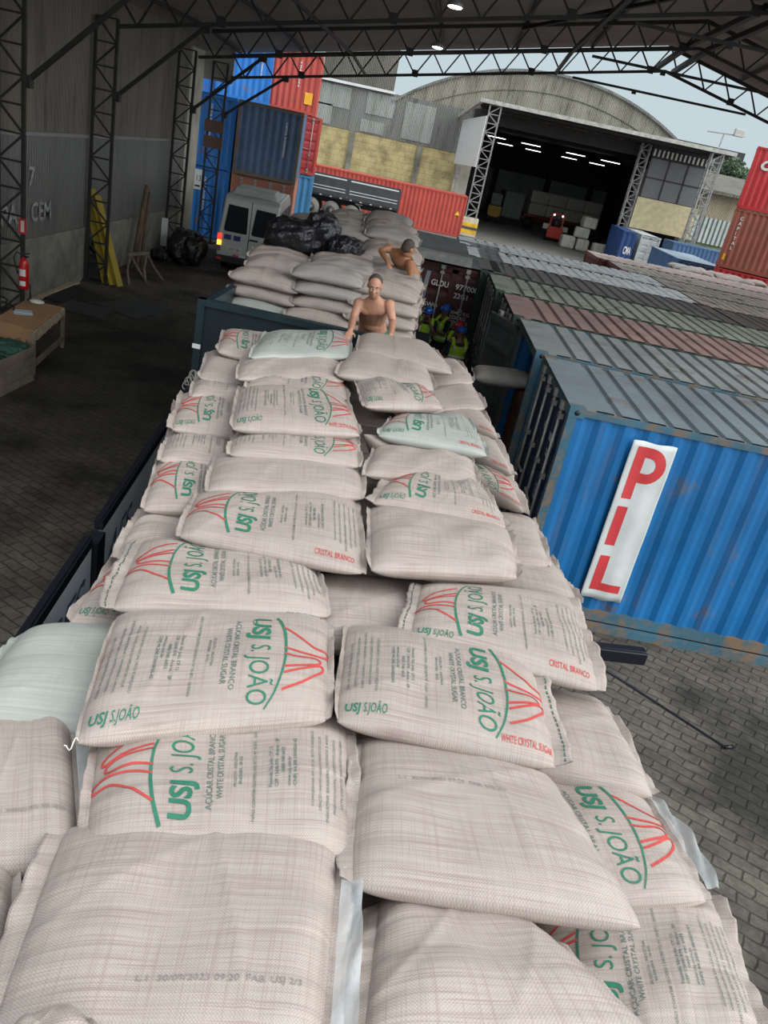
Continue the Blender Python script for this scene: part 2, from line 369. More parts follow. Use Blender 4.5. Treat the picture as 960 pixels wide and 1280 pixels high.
# ================================================================== THE WAREHOUSE ACROSS THE YARD
M_dsheet = sheet_mat('dark_upper_sheet', (0.13, 0.125, 0.10), (0.2, 0.19, 0.155), 0.4, 'x', 0.8, 0.5, 0.4)
M_arch = sheet_mat('weathered_fibre_sheet', (0.22, 0.205, 0.16), (0.42, 0.40, 0.32), 0.35, 'x', 0.8, 0.85, 0.55, (0.09, 0.085, 0.07))
M_annex = sheet_mat('dark_fibre_sheet', (0.17, 0.175, 0.16), (0.30, 0.31, 0.29), 0.35, 'x', 0.7, 0.6, 0.3)
M_yell = plain('yellowed_block', (0.46, 0.395, 0.20), 0.85, var=0.28, sc=0.9, bmp=0.3)
def blockwall():
    m, t, b = newmat('yellow_block_wall'); v = scaled(t)
    mp = nd(t, 'ShaderNodeMapping'); mp.inputs['Rotation'].default_value = (R(90), 0, 0); t.links.new(v, mp.inputs[0])
    br = nd(t, 'ShaderNodeTexBrick', Scale=1.0)
    for k, x in (('Brick Width', 0.8), ('Row Height', 0.4), ('Mortar Size', 0.02), ('Mortar Smooth', 0.4)): br.inputs[k].default_value = x
    br.inputs['Color1'].default_value = (0.56, 0.47, 0.23, 1); br.inputs['Color2'].default_value = (0.49, 0.41, 0.20, 1); br.inputs['Mortar'].default_value = (0.36, 0.30, 0.16, 1)
    t.links.new(mp.outputs[0], br.inputs['Vector'])
    n = noise(t, v, 0.8, 7, 0.7); k = ramp(t, n, [(0.36, 0.50), (0.56, 1.0)]); c = mixc(t, 1.0, br.outputs[0], k, 'MULTIPLY')
    t.links.new(c, b.inputs['Base Color']); b.inputs['Roughness'].default_value = 0.85; return m
M_block = blockwall()
FY = 64.0
wh = thing('warehouse', 'large arched warehouse across the yard with weathered corrugated front and deep open hall', 'warehouse', (0, FY, 0))
def archz(x):
    c, r0 = 5.6, 11.6
    u = (x - c) / r0
    return 11.1 - 3.6 * u * u - 0.5 * u ** 4
def wpart(mb, name, mat): return mb.build(name, mat, wh)
# arched front above the hall opening
mb = MB(); N = 40; xs = [-5.6 + (17.0 + 5.6) * i / N for i in range(N + 1)]
for ya, flip in ((0, 0), (0.15, 1)):
    pass
V = [(x, 0, archz(x)) for x in xs] + [(x, 0, 7.85) for x in xs]
mb.add(V + [(a, 0.2, c) for a, b, c in V], [(i, i + 1, N + 2 + i, N + 1 + i) for i in range(N)] + [(2 * (N + 1) + i, 2 * (N + 1) + N + 1 + i, 2 * (N + 1) + N + 2 + i, 2 * (N + 1) + i + 1) for i in range(N)] + [(i, 2 * (N + 1) + i, 2 * (N + 1) + i + 1, i + 1) for i in range(N)])
wpart(mb, 'arched_front', M_arch)
# barrel roof behind it
mb = MB(); V = []
for yy in (0.1, 34):
    V += [(x, yy, archz(x) + 0.08) for x in xs]
mb.add(V + [(a, b, c - 0.25) for a, b, c in V], [(i, N + 1 + i, N + 2 + i, i + 1) for i in range(N)] + [(2 * N + 2 + i, 2 * N + 3 + i, 3 * N + 4 + i, 3 * N + 3 + i) for i in range(N)] + [(i, i + 1, 2 * N + 3 + i, 2 * N + 2 + i) for i in range(N)])
wpart(mb, 'barrel_roof', M_annex)
mb = MB(); V = [(x, -0.12, archz(x) + 0.10) for x in xs]; 
for i in range(N): mb.bar(V[i], V[i + 1], 0.16)
wpart(mb, 'roof_edge', M_annex)
for dz in (1.15, 2.3):
    mb = MB()
    for i in range(N):
        if archz(xs[i]) - dz > 7.0: mb.bar((xs[i], -0.02, archz(xs[i]) - dz), (xs[i + 1], -0.02, archz(xs[i + 1]) - dz), 0.05)
    wpart(mb, 'sheet_lap', M_dsheet)
# annex to the left: block wall below, sheets above
mb = MB(); mb.box(-34, 0.2, 0.0, 0.3, 0, 5.0); wpart(mb, 'block_wall', M_block)
mb = MB()
mb.box(-34, -5.6, -0.05, 0.2, 5.0, 7.95); mb.box(-5.6, 0.3, -0.05, -0.01, 5.0, 7.9); wpart(mb, 'sheet_wall', M_annex)
mb = MB(); mb.box(-34, -5.5, -0.35, -0.05, 7.85, 8.02); wpart(mb, 'gutter', M_white)
mb = MB(); mb.box(-34, -5.7, 0.3, 0.6, 8.0, 11.5); wpart(mb, 'upper_sheet_wall', M_dsheet)
M_pane = sheet_mat('milky_panel', (0.30, 0.33, 0.30), (0.46, 0.49, 0.46), 0.35, 'x', 0.5, 0.5, 0.6, (0.10, 0.12, 0.07))
for (xa, xb, za, zb) in [(-11.6, -8.6, 6.3, 7.7), (-7.4, -5.4, 6.3, 7.7), (-11.4, -9.8, 5.1, 6.4), (-7.6, -5.9, 5.1, 5.9), (-4.6, -2.4, 5.2, 7.6)]:
    mb = MB(); mb.box(xa, xb, -0.09, -0.05, za, zb); wpart(mb, 'milky_panel', M_pane)
for x in (-14, -8.2, -3.2):
    mb = MB(); mb.box(x, x + 0.35, -0.2, 0.1, 0, 5.0); wpart(mb, 'pilaster', M_conc)
# the hall: floor-to-roof walls round a deep dark room
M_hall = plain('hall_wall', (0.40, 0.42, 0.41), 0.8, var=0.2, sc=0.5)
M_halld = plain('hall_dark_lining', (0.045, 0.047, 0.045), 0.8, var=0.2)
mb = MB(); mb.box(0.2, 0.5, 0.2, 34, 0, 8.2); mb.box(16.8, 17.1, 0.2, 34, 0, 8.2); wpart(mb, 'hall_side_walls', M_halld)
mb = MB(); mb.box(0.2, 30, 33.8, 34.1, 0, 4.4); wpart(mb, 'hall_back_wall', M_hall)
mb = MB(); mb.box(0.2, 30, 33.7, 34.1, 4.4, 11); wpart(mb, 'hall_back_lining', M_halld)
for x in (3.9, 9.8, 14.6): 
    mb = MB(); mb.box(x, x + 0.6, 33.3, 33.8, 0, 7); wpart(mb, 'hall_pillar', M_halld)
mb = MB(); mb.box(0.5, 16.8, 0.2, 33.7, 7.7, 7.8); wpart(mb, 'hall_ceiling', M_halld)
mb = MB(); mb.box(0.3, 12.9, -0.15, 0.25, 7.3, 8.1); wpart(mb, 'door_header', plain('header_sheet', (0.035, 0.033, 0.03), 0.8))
mb = MB(); mb.box(12.9, 13.9, -0.2, 0.6, 0, 6.6); wpart(mb, 'door_pier', M_concl)
mb = MB(); mb.box(-0.2, 0.9, -0.2, 0.5, 0, 5.2); wpart(mb, 'left_pier', M_concl)
M_tube = emissive('fluorescent', (0.92, 0.98, 1.0), 7.0)
for i, x in enumerate((2.4, 5.6, 8.8, 12.0)):
    for j, y in enumerate((6, 23)):
        xo = x + 1.6 * j - (0.4 if i % 2 else 0); mb = MB(); mb.box(xo - 0.75, xo + 0.75, y - 0.03, y + 0.03, 6.70, 6.735); wpart(mb, 'fluorescent_tube', M_tube)
# canopy in front of the hall
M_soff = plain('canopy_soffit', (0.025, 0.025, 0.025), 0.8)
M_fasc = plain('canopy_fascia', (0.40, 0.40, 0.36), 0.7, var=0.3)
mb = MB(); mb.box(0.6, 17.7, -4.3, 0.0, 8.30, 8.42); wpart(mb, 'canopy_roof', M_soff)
mb = MB(); mb.box(0.5, 17.8, -4.4, -4.28, 8.32, 8.56); mb.bar((-0.7, -0.2, 7.4), (0.6, -4.3, 8.45), 0.25); wpart(mb, 'canopy_fascia', M_fasc)
for yv in (-3.4, -2.2, -1.0):
    mb = MB(); mb.bar((0.7, yv, 8.2), (17.6, yv, 8.2), 0.12); wpart(mb, 'canopy_beam', M_steel)
def mast(x, y, h, w_, nm, tilt=0.0):
    mb = MB(); lattice(mb, (x, y, 0), (x + tilt, y, h), (w_, 0, 0), int(h / 0.55), 0.09, 0.05, (0, 0.5, 0)); wpart(mb, nm, M_steelg)
mast(1.2, -4.2, 8.3, 0.75, 'lattice_mast'); mast(16.3, -4.2, 8.3, 0.75, 'lattice_mast'); mast(12.3, -1.0, 8.3, 0.6, 'lattice_mast')
mb = MB(); mb.box(0.85, 2.15, -4.75, -3.2, 0, 1.15); ped = wpart(mb, 'mast_footing', plain('footing_white', (0.6, 0.58, 0.45), 0.8, var=0.3))
mb = MB()
for z in (0.15, 0.62): mb.box(0.84, 2.16, -4.76, -3.19, z, z + 0.24)
mb.build('yellow_band', plain('footing_yellow', (0.75, 0.50, 0.03), 0.7, var=0.3), ped)
mb = MB(); mb.box(0.84, 2.16, -4.762, -3.188, 0.42, 0.6); mb.build('dark_band', plain('footing_dark', (0.10, 0.09, 0.07), 0.7, var=0.3), ped)
# white side screen on the left of the canopy
mb = MB(); V = [(1.15, -4.25, 7.6), (1.15, -4.25, 4.4), (-0.35, -0.3, 4.3), (-0.35, -0.3, 7.2)]; mb.add(V + [(a - 0.05, b, c) for a, b, c in V], [(0, 1, 2, 3), (4, 7, 6, 5), (0, 4, 5, 1), (2, 6, 7, 3), (1, 5, 6, 2), (0, 3, 7, 4)]); wpart(mb, 'white_side_screen', plain('white_sheet', (0.66, 0.69, 0.68), 0.6, var=0.05))
mb = MB(); mb.box(-0.1, 0.2, -0.9, -0.4, 3.4, 4.2); mb.box(0.0, 0.05, -0.7, -0.6, 0, 4.2); wpart(mb, 'meter_box', M_steelg)
# right side bay: dark panes over plywood over containers
M_pgrey = plain('grey_panes', (0.13, 0.135, 0.14), 0.4, var=0.1)
mb = MB(); mb.box(13.1, 17.2, -1.0, -0.9, 4.75, 7.4); sb = wpart(mb, 'grey_pane_screen', M_pgrey)
mb = MB()
for x in (13.1, 14.45, 15.8, 17.1): mb.box(x, x + 0.08, -1.06, -1.0, 4.75, 7.4)
for z in (4.72, 6.05, 7.35): mb.box(13.1, 17.2, -1.06, -1.0, z, z + 0.08)
mb.build('screen_frame', M_steel, sb)
mb = MB()
for i in range(13): mb.box(13.2 + i * 0.31, 13.2 + i * 0.31 + 0.14, -1.0, -0.95, 7.5, 7.95)
mb.build('vent_slats', plain('slat_white', (0.6, 0.58, 0.52), 0.6), sb)
mb = MB(); mb.box(13.1, 17.2, -0.9, -0.85, 7.42, 8.3); mb.build('vent_backing', M_halld, sb)
mb = MB(); mb.box(13.0, 17.4, -1.15, -1.02, 2.65, 4.75); wpart(mb, 'plywood_screen', plain('plywood', (0.50, 0.43, 0.26), 0.7, var=0.2, sc=2.5))
# ================================================================== SHIPPING CONTAINERS
M_rod = plain('galvanised_rod', (0.36, 0.35, 0.32), 0.45, 0.4, var=0.2, sc=6)
M_cwhite = plain('container_lettering', (0.70, 0.70, 0.68), 0.6, var=0.08, sc=9)
M_cfloor = plain('container_plywood_floor', (0.16, 0.10, 0.06), 0.8, var=0.3)
def corr(mb, p, ex, ez, en, length, height, pitch=0.28, depth=0.036, th=0.004, prof_=(0.26, 0.50, 0.76)):
    """trapezoid sheet: runs along ex for length, ribs parallel to ez, folded inwards along en"""
    p = Vector(p); ex = Vector(ex); ez = Vector(ez); en = Vector(en); n = max(1, round(length / pitch)); q = length / n
    prof = [(0, 0)]
    for i in range(n):
        a = i * q; prof += [(a + q * prof_[0], 0), (a + q * prof_[1], depth), (a + q * prof_[2], depth), (a + q, 0)]
    V = []
    for a, d in prof: V += [p + ex * a + en * d, p + ex * a + en * d + ez * height]
    mb.add(V, [(2 * i, 2 * i + 2, 2 * i + 3, 2 * i + 1) for i in range(len(prof) - 1)])
def container(name, label, loc, rz, L=6.06, mat=None, group=None, frame=None, roof=None, H=2.59, W=2.44, z=0.0,
              doors=(True, False), left_open=False, rods=True, marks=(), doormat=None, cat='container', roof_depth=0.02, opened=False):
    t = thing(name, label, cat, (loc[0], loc[1], z), rz, group)
    frame = frame or mat; roof = roof or mat; doormat = doormat or mat
    mb = MB(); s = 0.10
    for x in (0, L - s):
        for y in (0, W - s): mb.box(x, x + s, y, y + s, 0.11, H - 0.11)
    for y in (0.01, W - 0.07):
        mb.box(s, L - s, y, y + 0.06, H - 0.09, H - 0.02); mb.box(s, L - s, y - 0.005, y + 0.06, 0.02, 0.16)
    for x in (0.0, L - 0.08):
        mb.box(x, x + 0.08, s, W - s, H - 0.12, H - 0.01); mb.box(x, x + 0.08, s, W - s, 0.02, 0.15)
    for x in (-0.005, L - 0.175):
        for y in (-0.005, W - 0.155):
            for zz in (0, H - 0.115): mb.box(x, x + 0.18, y, y + 0.16, zz, zz + 0.115)
    mb.mi = 1
    for x in (0.085, L - 0.085):
        for y, dy in ((-0.007, -1), (W + 0.007, 1)):
            for zz in (0.058, H - 0.058): mb.cyl((x, y, zz), (x, y - 0.012 * dy, zz), 0.032, 10)
    mb.mi = 0
    mb.build('frame', [frame, M_black], t)
    mb = MB(); corr(mb, (s, 0.02, 0.16), (1, 0, 0), (0, 0, 1), (0, 1, 0), L - 2 * s, H - 0.25); mb.build('side_panel', mat, t)
    mb = MB(); corr(mb, (s, W - 0.02, 0.16), (1, 0, 0), (0, 0, 1), (0, -1, 0), L - 2 * s, H - 0.25); mb.build('side_panel', mat, t)
    mb = MB(); corr(mb, (0.0, W - 0.06, H - 0.005), (1, 0, 0), (0, -1, 0), (0, 0, -1), L, W - 0.12, 0.30, roof_depth, prof_=(0.66, 0.74, 0.90))
    for x in (0, L - 0.3): mb.box(x, x + 0.3, 0.06, W - 0.06, H - 0.05, H - 0.003)
    mb.build('roof_panel', roof, t)
    mb = MB(); mb.box(0.05, L - 0.05, 0.06, W - 0.06, 0.12, 0.16); mb.build('floor_board', M_cfloor, t)
    for e_, has in enumerate(doors):
        X = 0.0 if e_ == 0 else L; d = 1 if e_ == 0 else -1
        if not has:
            mb = MB(); corr(mb, (X + d * 0.02, s, 0.15), (0, 1, 0), (0, 0, 1), (d, 0, 0), W - 2 * s, H - 0.27); mb.build('end_panel', mat, t); continue
        dw = (W - 2 * s) / 2 - 0.005
        for k in (0, 1):
            if opened and e_ == 0 and k == 0: continue
            mb = MB()
            ang = 0.0
            hinge = Vector((X + d * 0.03, s + 0.003 if k == 0 else W - s - 0.003, 0.15))
            sy = 1 if k == 0 else -1; hh = H - 0.28
            mb.box(0, 0.045, 0, sy * dw, 0, 0.08); mb.box(0, 0.045, 0, sy * dw, hh - 0.08, hh); mb.box(0, 0.045, 0, sy * 0.07, 0, hh); mb.box(0, 0.045, sy * (dw - 0.07), sy * dw, 0, hh)
            nrib = 5
            for r_ in range(nrib):
                z0 = 0.08 + (hh - 0.16) * r_ / nrib; z1 = 0.08 + (hh - 0.16) * (r_ + 1) / nrib; g_ = (z1 - z0)
                P = [(0.035, z0), (0.012, z0 + 0.18 * g_), (0.012, z0 + 0.72 * g_), (0.035, z0 + 0.9 * g_), (0.035, z1)]
                for a, b2 in zip(P[:-1], P[1:]):
                    mb.add([(a[0], sy * 0.07, a[1]), (a[0], sy * (dw - 0.07), a[1]), (b2[0], sy * (dw - 0.07), b2[1]), (b2[0], sy * 0.07, b2[1])], [(0, 1, 2, 3)])
            if d < 0: mb.v = [(-a, b2, c) for a, b2, c in mb.v]
            dr = mb.build('door', doormat, t, hinge)
            if opened and e_ == 0:
                dr.rotation_euler = (0, 0, R(100) if k == 0 else R(-100)) if not isinstance(opened, (tuple, list)) else (0, 0, R(opened[0]) if k == 0 else R(-opened[1]))
            if rods:
                for q in (0.26, 0.74):
                    mb = MB(); xx = -d * 0.035; yy = sy * dw * q
                    mb.cyl((xx, yy, -0.04), (xx, yy, hh + 0.05), 0.019, 8)
                    for zz in (0.1, 0.75, 1.45, hh - 0.1): mb.box(min(xx - 0.02, 0), max(xx + 0.02, 0), yy - 0.05, yy + 0.05, zz - 0.03, zz + 0.03)
                    mb.box(xx - 0.03, xx + 0.03, yy - 0.05, yy + 0.05, hh - 0.02, hh + 0.07)
                    mb.box(xx - 0.03, xx + 0.03, yy - 0.05, yy + 0.05, -0.06, 0.03); mb.build('locking_rod', M_rod, dr)
                mb = MB(); xx = -d * 0.07; mb.bar((xx, sy * dw * 0.74, 1.05), (xx, sy * dw * 0.30, 1.0), 0.03); mb.build('door_handle', M_rod, dr)
    for mk in marks:
        mb = MB(); put_text(mb, mk['s'], mk['o'], mk['ex'], mk['ey'], mk.get('size', 0.1), **{k_: v_ for k_, v_ in mk.items() if k_ in ('width', 'height', 'bold', 'shear', 'align')})
        mb.build('printed_marking', mk.get('mat', M_cwhite), t)
    return t
def cyard(name, label, px, py, zt, rz_deg, **kw):
    H = kw.get('H', 2.59); z = kw.get('z', 0.0); p = az(px, py, z + H) if zt is None else ay(px, py, zt)
    return container(name, label, (p.x, p.y), R(rz_deg), **kw)
FRONT = dict(ex=(1, 0, 0), ey=(0, 0, 1))            # lettering on the long side facing the camera (y = 0)
def vert_text(s, x, ztop, size, step=None, **kw):   # letters stacked downwards on the y=0 side
    return [dict(s=c, o=(x, -0.012, ztop - (i + 1) * (step or size * 1.15)), size=size, **FRONT, **kw) for i, c in enumerate(s) if c != ' ']

C_pil = painted('pil_blue_paint', (0.002, 0.130, 0.355), 0.05, 0.18, 0.42, (0.13, 0.10, 0.07))
C_pilf = painted('pil_frame_paint', (0.04, 0.12, 0.17), 1.15, 0.3, 0.6, (0.20, 0.125, 0.07), 3.0)
C_roofb = painted('faded_blue_roof', (0.165, 0.205, 0.23), 0.35, 0.2, 0.42, (0.15, 0.12, 0.10), 1.2, False)
C_roofb2 = painted('grey_blue_roof', (0.215, 0.24, 0.24), 0.35, 0.25, 0.45, (0.15, 0.11, 0.09), 1.6, False)
C_roofr = painted('faded_maroon_roof', (0.27, 0.17, 0.15), 0.3, 0.25, 0.5, (0.12, 0.09, 0.08), 1.6, False)
C_roofg = painted('faded_green_roof', (0.26, 0.29, 0.225), 0.5, 0.25, 0.5, (0.09, 0.07, 0.055), 1.8, False)
C_roofd = painted('sooty_brown_roof', (0.085, 0.072, 0.060), 0.6, 0.3, 0.5, (0.2, 0.2, 0.19), 2.0, False)
C_roofs = painted('worn_silver_roof', (0.84, 0.87, 0.89), 0.35, 0.05, 0.25, (0.11, 0.105, 0.10), 1.1, False); C_roofs.node_tree.nodes['Principled BSDF'].inputs['Specular IOR Level'].default_value = 1.0
C_rooft = painted('tan_weathered_roof', (0.70, 0.62, 0.53), 0.45, 0.2, 0.6, (0.17, 0.13, 0.11), 1.5, False)
C_roofp = painted('pinkish_weathered_roof', (0.76, 0.60, 0.54), 0.4, 0.2, 0.6, (0.2, 0.17, 0.14), 1.5, False)
C_green = painted('dark_green_paint', (0.020, 0.050, 0.038), 0.4, 0.3, 0.5)
C_maroon = painted('maroon_paint', (0.070, 0.014, 0.018), 0.2, 0.25, 0.55, (0.03, 0.015, 0.012))
C_navy = painted('navy_paint', (0.012, 0.030, 0.085), 0.3, 0.3, 0.5)
C_grey = painted('grey_inner_paint', (0.10, 0.11, 0.11), 0.4, 0.3, 0.5)
rowg = 'containers side by side in the row right of the truck'
c_pil = container('shipping_container', 'bright blue container with tall white banner at the right, nearest of the row', (1.76, 8.62), R(1.6), z=0.1, L=12.19,
    mat=C_pil, frame=C_pilf, roof=C_roofb, doormat=C_navy, group=rowg, roof_depth=0.030,
    marks=[dict(s='100847 1', o=(-0.012, 0.62, 2.0), ex=(0, -1, 0), ey=(0, 0, 1), width=0.34, height=0.10, bold=0.02), dict(s='22G1', o=(-0.012, 0.55, 1.82), ex=(0, -1, 0), ey=(0, 0, 1), width=0.22, height=0.09, bold=0.02),
           dict(s='MGW\nTARE\nNET', o=(-0.012, 0.55, 1.4), ex=(0, -1, 0), ey=(0, 0, 1), size=0.07, bold=0.01), dict(s='PCIU', o=(-0.012, 1.05, 1.98), ex=(0, -1, 0), ey=(0, 0, 1), width=0.2, height=0.1, bold=0.02)])
# packing under its near long side
mb = MB(); mb.box(0.3, 4.2, -0.06, 0.02, 0.0, 0.10); mb.box(4.35, 9, -0.10, 0.02, 0.0, 0.10); mb.box(0.2, 11.9, 2.2, 2.4, 0, 0.1)
o = mb.build('packing_beam', C_pilf, None, (1.76, 8.62, 0)); o.rotation_euler = (0, 0, R(1.6)); tag(o, 'blue-grey packing beam on the pavers beneath the bright blue bannered container', 'beam')
# PIL banner: sheet that follows the ribs a little
ban = MB(); nb = 26; bx0 = 0.77; bw = 0.50; bz0, bz1 = 0.34, 2.38
V = []
for i in range(nb + 1):
    for j in range(29):
        u = i / nb; v_ = j / 28; x = bx0 + bw * u; yv = -0.030 + 0.006 * math.cos(2 * math.pi * (x - 0.1) / 0.28) + 0.004 * math.sin(v_ * 17 + u * 3)
        V.append((x, yv, bz0 + (bz1 - bz0) * v_ + 0.006 * math.sin(u * 9)))
ban.smooth = True; ban.add(V, [(i * 29 + j, (i + 1) * 29 + j, (i + 1) * 29 + j + 1, i * 29 + j + 1) for i in range(nb) for j in range(28)])
bo = ban.build('banner_sheet', plain('banner_white', (0.60, 0.63, 0.62), 0.5, var=0.06, sc=5), None, (1.76, 8.62, 0.1)); bo.rotation_euler = (0, 0, R(1.6))
sd = bo.modifiers.new('s', 'SOLIDIFY'); sd.thickness = 0.002
tag(bo, 'tall white banner with red letters P I L fixed on the bright blue container side', 'banner')
M_red = plain('banner_red', (0.58, 0.045, 0.05), 0.5, var=0.08)
lt = MB()
def poly(mb, pts, y): 
    n = len(pts); mb.add([(a, y, b) for a, b in pts], [tuple(range(n))])
YB = -0.0475
def lquad(pts): # strips of quads, finely cut so they follow the sheet
    (a, b, c, d) = [Vector((p[0], 0, p[1])) for p in pts]; n = 6; V = []
    for i in range(n + 1):
        for j in range(n + 1):
            u, v_ = i / n, j / n; p = (a * (1 - u) + b * u) * (1 - v_) + (d * (1 - u) + c * u) * v_
            V.append((p.x, -0.033 + 0.006 * math.cos(2 * math.pi * (p.x - 0.1) / 0.28) + 0.004 * math.sin((p.z - bz0) / (bz1 - bz0) * 17 + (p.x - bx0) / bw * 3), p.z))
    lt.add(V, [(i * (n + 1) + j, (i + 1) * (n + 1) + j, (i + 1) * (n + 1) + j + 1, i * (n + 1) + j + 1) for i in range(n) for j in range(n)])
xL = bx0 + 0.075
# P
lquad([(xL, 1.68), (xL + 0.115, 1.68), (xL + 0.115, 2.32), (xL, 2.32)])
import itertools
cxP, czP = xL + 0.17, 2.105
pr = []
for k in range(13):
    a = R(90 - 180 * k / 12); pr.append((math.cos(a), math.sin(a)))
for (a, b2) in zip(pr[:-1], pr[1:]):
    lquad([(cxP + 0.09 * a[0], czP + 0.095 * a[1]), (cxP + 0.09 * b2[0], czP + 0.095 * b2[1]), (cxP + 0.205 * b2[0], czP + 0.215 * b2[1]), (cxP + 0.205 * a[0], czP + 0.215 * a[1])])
lquad([(xL + 0.09, 2.20), (cxP, 2.20), (cxP, 2.32), (xL + 0.09, 2.32)]); lquad([(xL + 0.09, 1.89), (cxP, 1.89), (cxP, 2.01), (xL + 0.09, 2.01)])
# I
lquad([(xL, 1.07), (xL + 0.12, 1.07), (xL + 0.12, 1.58), (xL, 1.58)])
# L
lquad([(xL, 0.46), (xL + 0.12, 0.46), (xL + 0.12, 0.93), (xL, 0.93)]); lquad([(xL + 0.10, 0.46), (xL + 0.36, 0.46), (xL + 0.36, 0.565), (xL + 0.10, 0.565)])
lt.build('red_letters', M_red, bo)

# rest of the row, each set back a little as in the photo
row = [  # px,py of the near left roof corner, body, roof, doormat, opened, label, L
 (667, 431.5, C_pil, C_roofb2, C_grey, True, 'open blue container with a sack lying in its doorway, second of the row', 12.19),
 (637, 391.5, C_green, C_roofr, C_grey, False, 'container with faded maroon roof, third of the row', 12.19),
 (619, 366, C_green, C_roofg, C_green, False, 'dark green container with pale green roof, fourth of the row', 12.19),
 (604, 341, C_green, C_roofd, C_green, False, 'dark container with sooty brown roof patched with white, fifth of the row', 6.06),
 (592, 321, C_maroon, C_roofs, C_maroon, False, 'container with worn silver roof near the far end of the row', 6.06),
 (577, 307, C_green, C_roofs, C_green, False, 'farthest container of the row, silver-white roof beside the open yard', 6.06)]
yprev = 8.62 + 2.44; xs_ = [1.76]
for i, (px, py, cm, rm, dm, op, lb, L) in enumerate(row):
    y = yprev + (0.10 if i != 0 else 0.14); p = az(px, py, 2.69); x = p.x if i > 0 else 1.62
    x = 1.76 - (y - 8.62) * 0.062 - (0.0 if y < 15 else (y - 15) * 0.035)
    container('shipping_container', lb, (x, y), R(1.6), z=0.1, L=L, mat=cm, roof=rm, doormat=dm, group=rowg, opened=((90, 158) if op else False), frame=(C_pilf if i == 0 else cm), roof_depth=0.034)
    if i >= 3:
        lb2 = ['sooty brown roof right of its twin', 'tan roof right of the nearer silver roof', 'tan roof right of the farther silver roof'][i - 3]
        container('shipping_container', 'long container in the row with ' + lb2, (x + 6.15, y + 0.17), R(1.6), z=0.1, L=12.19, mat=cm, roof=(C_roofd if i == 3 else C_rooft), doormat=dm, group=rowg, roof_depth=0.034)
    yprev = y + 2.44
# second row farther right: tan and pink roofs
rg = 'containers of the farther row on the right'
C_redend = painted('faded_red_end', (0.30, 0.10, 0.085), 0.4, 0.25, 0.6)
for i, (rm, lb, x, y) in enumerate([(C_roofp, 'container with pinkish roof and ribbed red end beyond the silver roofs', 5.35, 29.2), (C_rooft, 'container with tan roof and rusty ribbed end just nearer than the pinkish one', 5.75, 26.62)]):
    container('shipping_container', lb, (x, y), R(1.6), z=0.1, L=12.19, mat=C_redend, roof=rm, doors=(False, False), group=rg, roof_depth=0.03)

# the container with readable doors at the end of the aisle
pg = az(509, 289, 2.69)
t = container('shipping_container', 'dark maroon container closing the aisle, white numbers on its doors', (-0.78 + 2.44, 18.9), R(90), z=0.1, mat=C_maroon, L=6.06, doormat=C_maroon, roof=C_grey)
def dtext(s, y, z, size, **kw):
    mb = MB(); put_text(mb, s, (-0.012, y, z), (0, -1, 0), (0, 0, 1), size, bold=0.015, **kw); mb.build('printed_marking', M_cwhite, t)
dtext('GLDU', 1.72, 2.05, 0.17, width=0.40, height=0.13); dtext('977000 2', 1.15, 2.05, 0.17, width=0.66, height=0.13); dtext('22G1', 1.15, 1.86, 0.15, width=0.32, height=0.12)
dtext('MGW\nTARE\nNET\nCU.CAP', 1.95, 1.55, 0.15); dtext('30480 KG\n2220 KG\n28260 KG\n33.2 CU.M', 1.15, 1.5, 0.11)
t2 = MB(); t2.box(0, 1.5, 0, 0.5, 0, 0.16); o = t2.build('loading_beam', M_steelg, None, (-0.75, 18.6, 2.71)); tag(o, 'grey steel loading beam lying on top of the dark maroon container', 'beam')

# stacks at the far left
C_bblue = painted('bright_blue_paint', (0.012, 0.165, 0.50), 0.12, 0.15, 0.45)
C_dblue = painted('slate_blue_paint', (0.075, 0.13, 0.24), 0.12, 0.25, 0.5, (0.14, 0.09, 0.06))
C_rustf = painted('rusted_frame_paint', (0.16, 0.13, 0.10), 0.8, 0.3, 0.6)
C_brown = painted('salmon_brown_paint', (0.44, 0.17, 0.115), 0.2, 0.2, 0.5)
C_lblue = painted('light_blue_paint', (0.06, 0.24, 0.46), 0.1, 0.15, 0.5)
C_red = painted('container_red_paint', (0.46, 0.065, 0.045), 0.12, 0.15, 0.5)
C_redr = painted('deep_red_paint', (0.40, 0.035, 0.04), 0.15, 0.15, 0.5)
C_caib = painted('caronia_brown_paint', (0.30, 0.085, 0.055), 0.2, 0.18, 0.5)
C_crim = painted('crimson_paint', (0.52, 0.030, 0.035), 0.15, 0.15, 0.45)
sg = 'containers stacked at the far left'
def endmarks(y, zt, s='CAPITAL INTERMODAL', h=1.25):   # small upright lettering running down the end wall (x = 0 side)
    return [dict(s=s, o=(-0.014, y, zt), ex=(0, 0, -1), ey=(0, -1, 0), width=h, height=0.075, bold=0.02)]
A = R(90 + 9)
def sc_(lb, px, py, Y, lvl, mat, frame=None, L=6.06, doors=(False, True), marks=(), W=2.44):
    # front right corner of the end wall seen along this line of sight
    p = ay(px, py, Y); n = Vector((math.cos(A), math.sin(A))); 
    return container('shipping_container', lb, (p.x, p.y), A, z=lvl * 2.60, L=L, mat=mat, frame=frame, group=sg, doors=doors, marks=marks, W=W)
sc_('slate blue container with rusty frame standing on the salmon-brown one above the van', 374, 190, 33.3, 1, C_dblue, C_rustf, marks=endmarks(0.62, 2.15))
sc_('salmon-brown container with closed doors under the slate blue one, behind the van', 374, 190, 33.4, 0, C_brown, doors=(True, False))
for lv, lb in [(0, 'bright blue container at ground level, leftmost of the stack behind the last lattice column'), (1, 'bright blue container in the middle level of the leftmost stack')]:
    sc_(lb, 293, 165, 33.3, lv, C_bblue, marks=endmarks(0.95, 2.25))
sc_('bright blue middle-level container half behind the last lattice column', 216, 150, 33.4, 1, C_bblue)
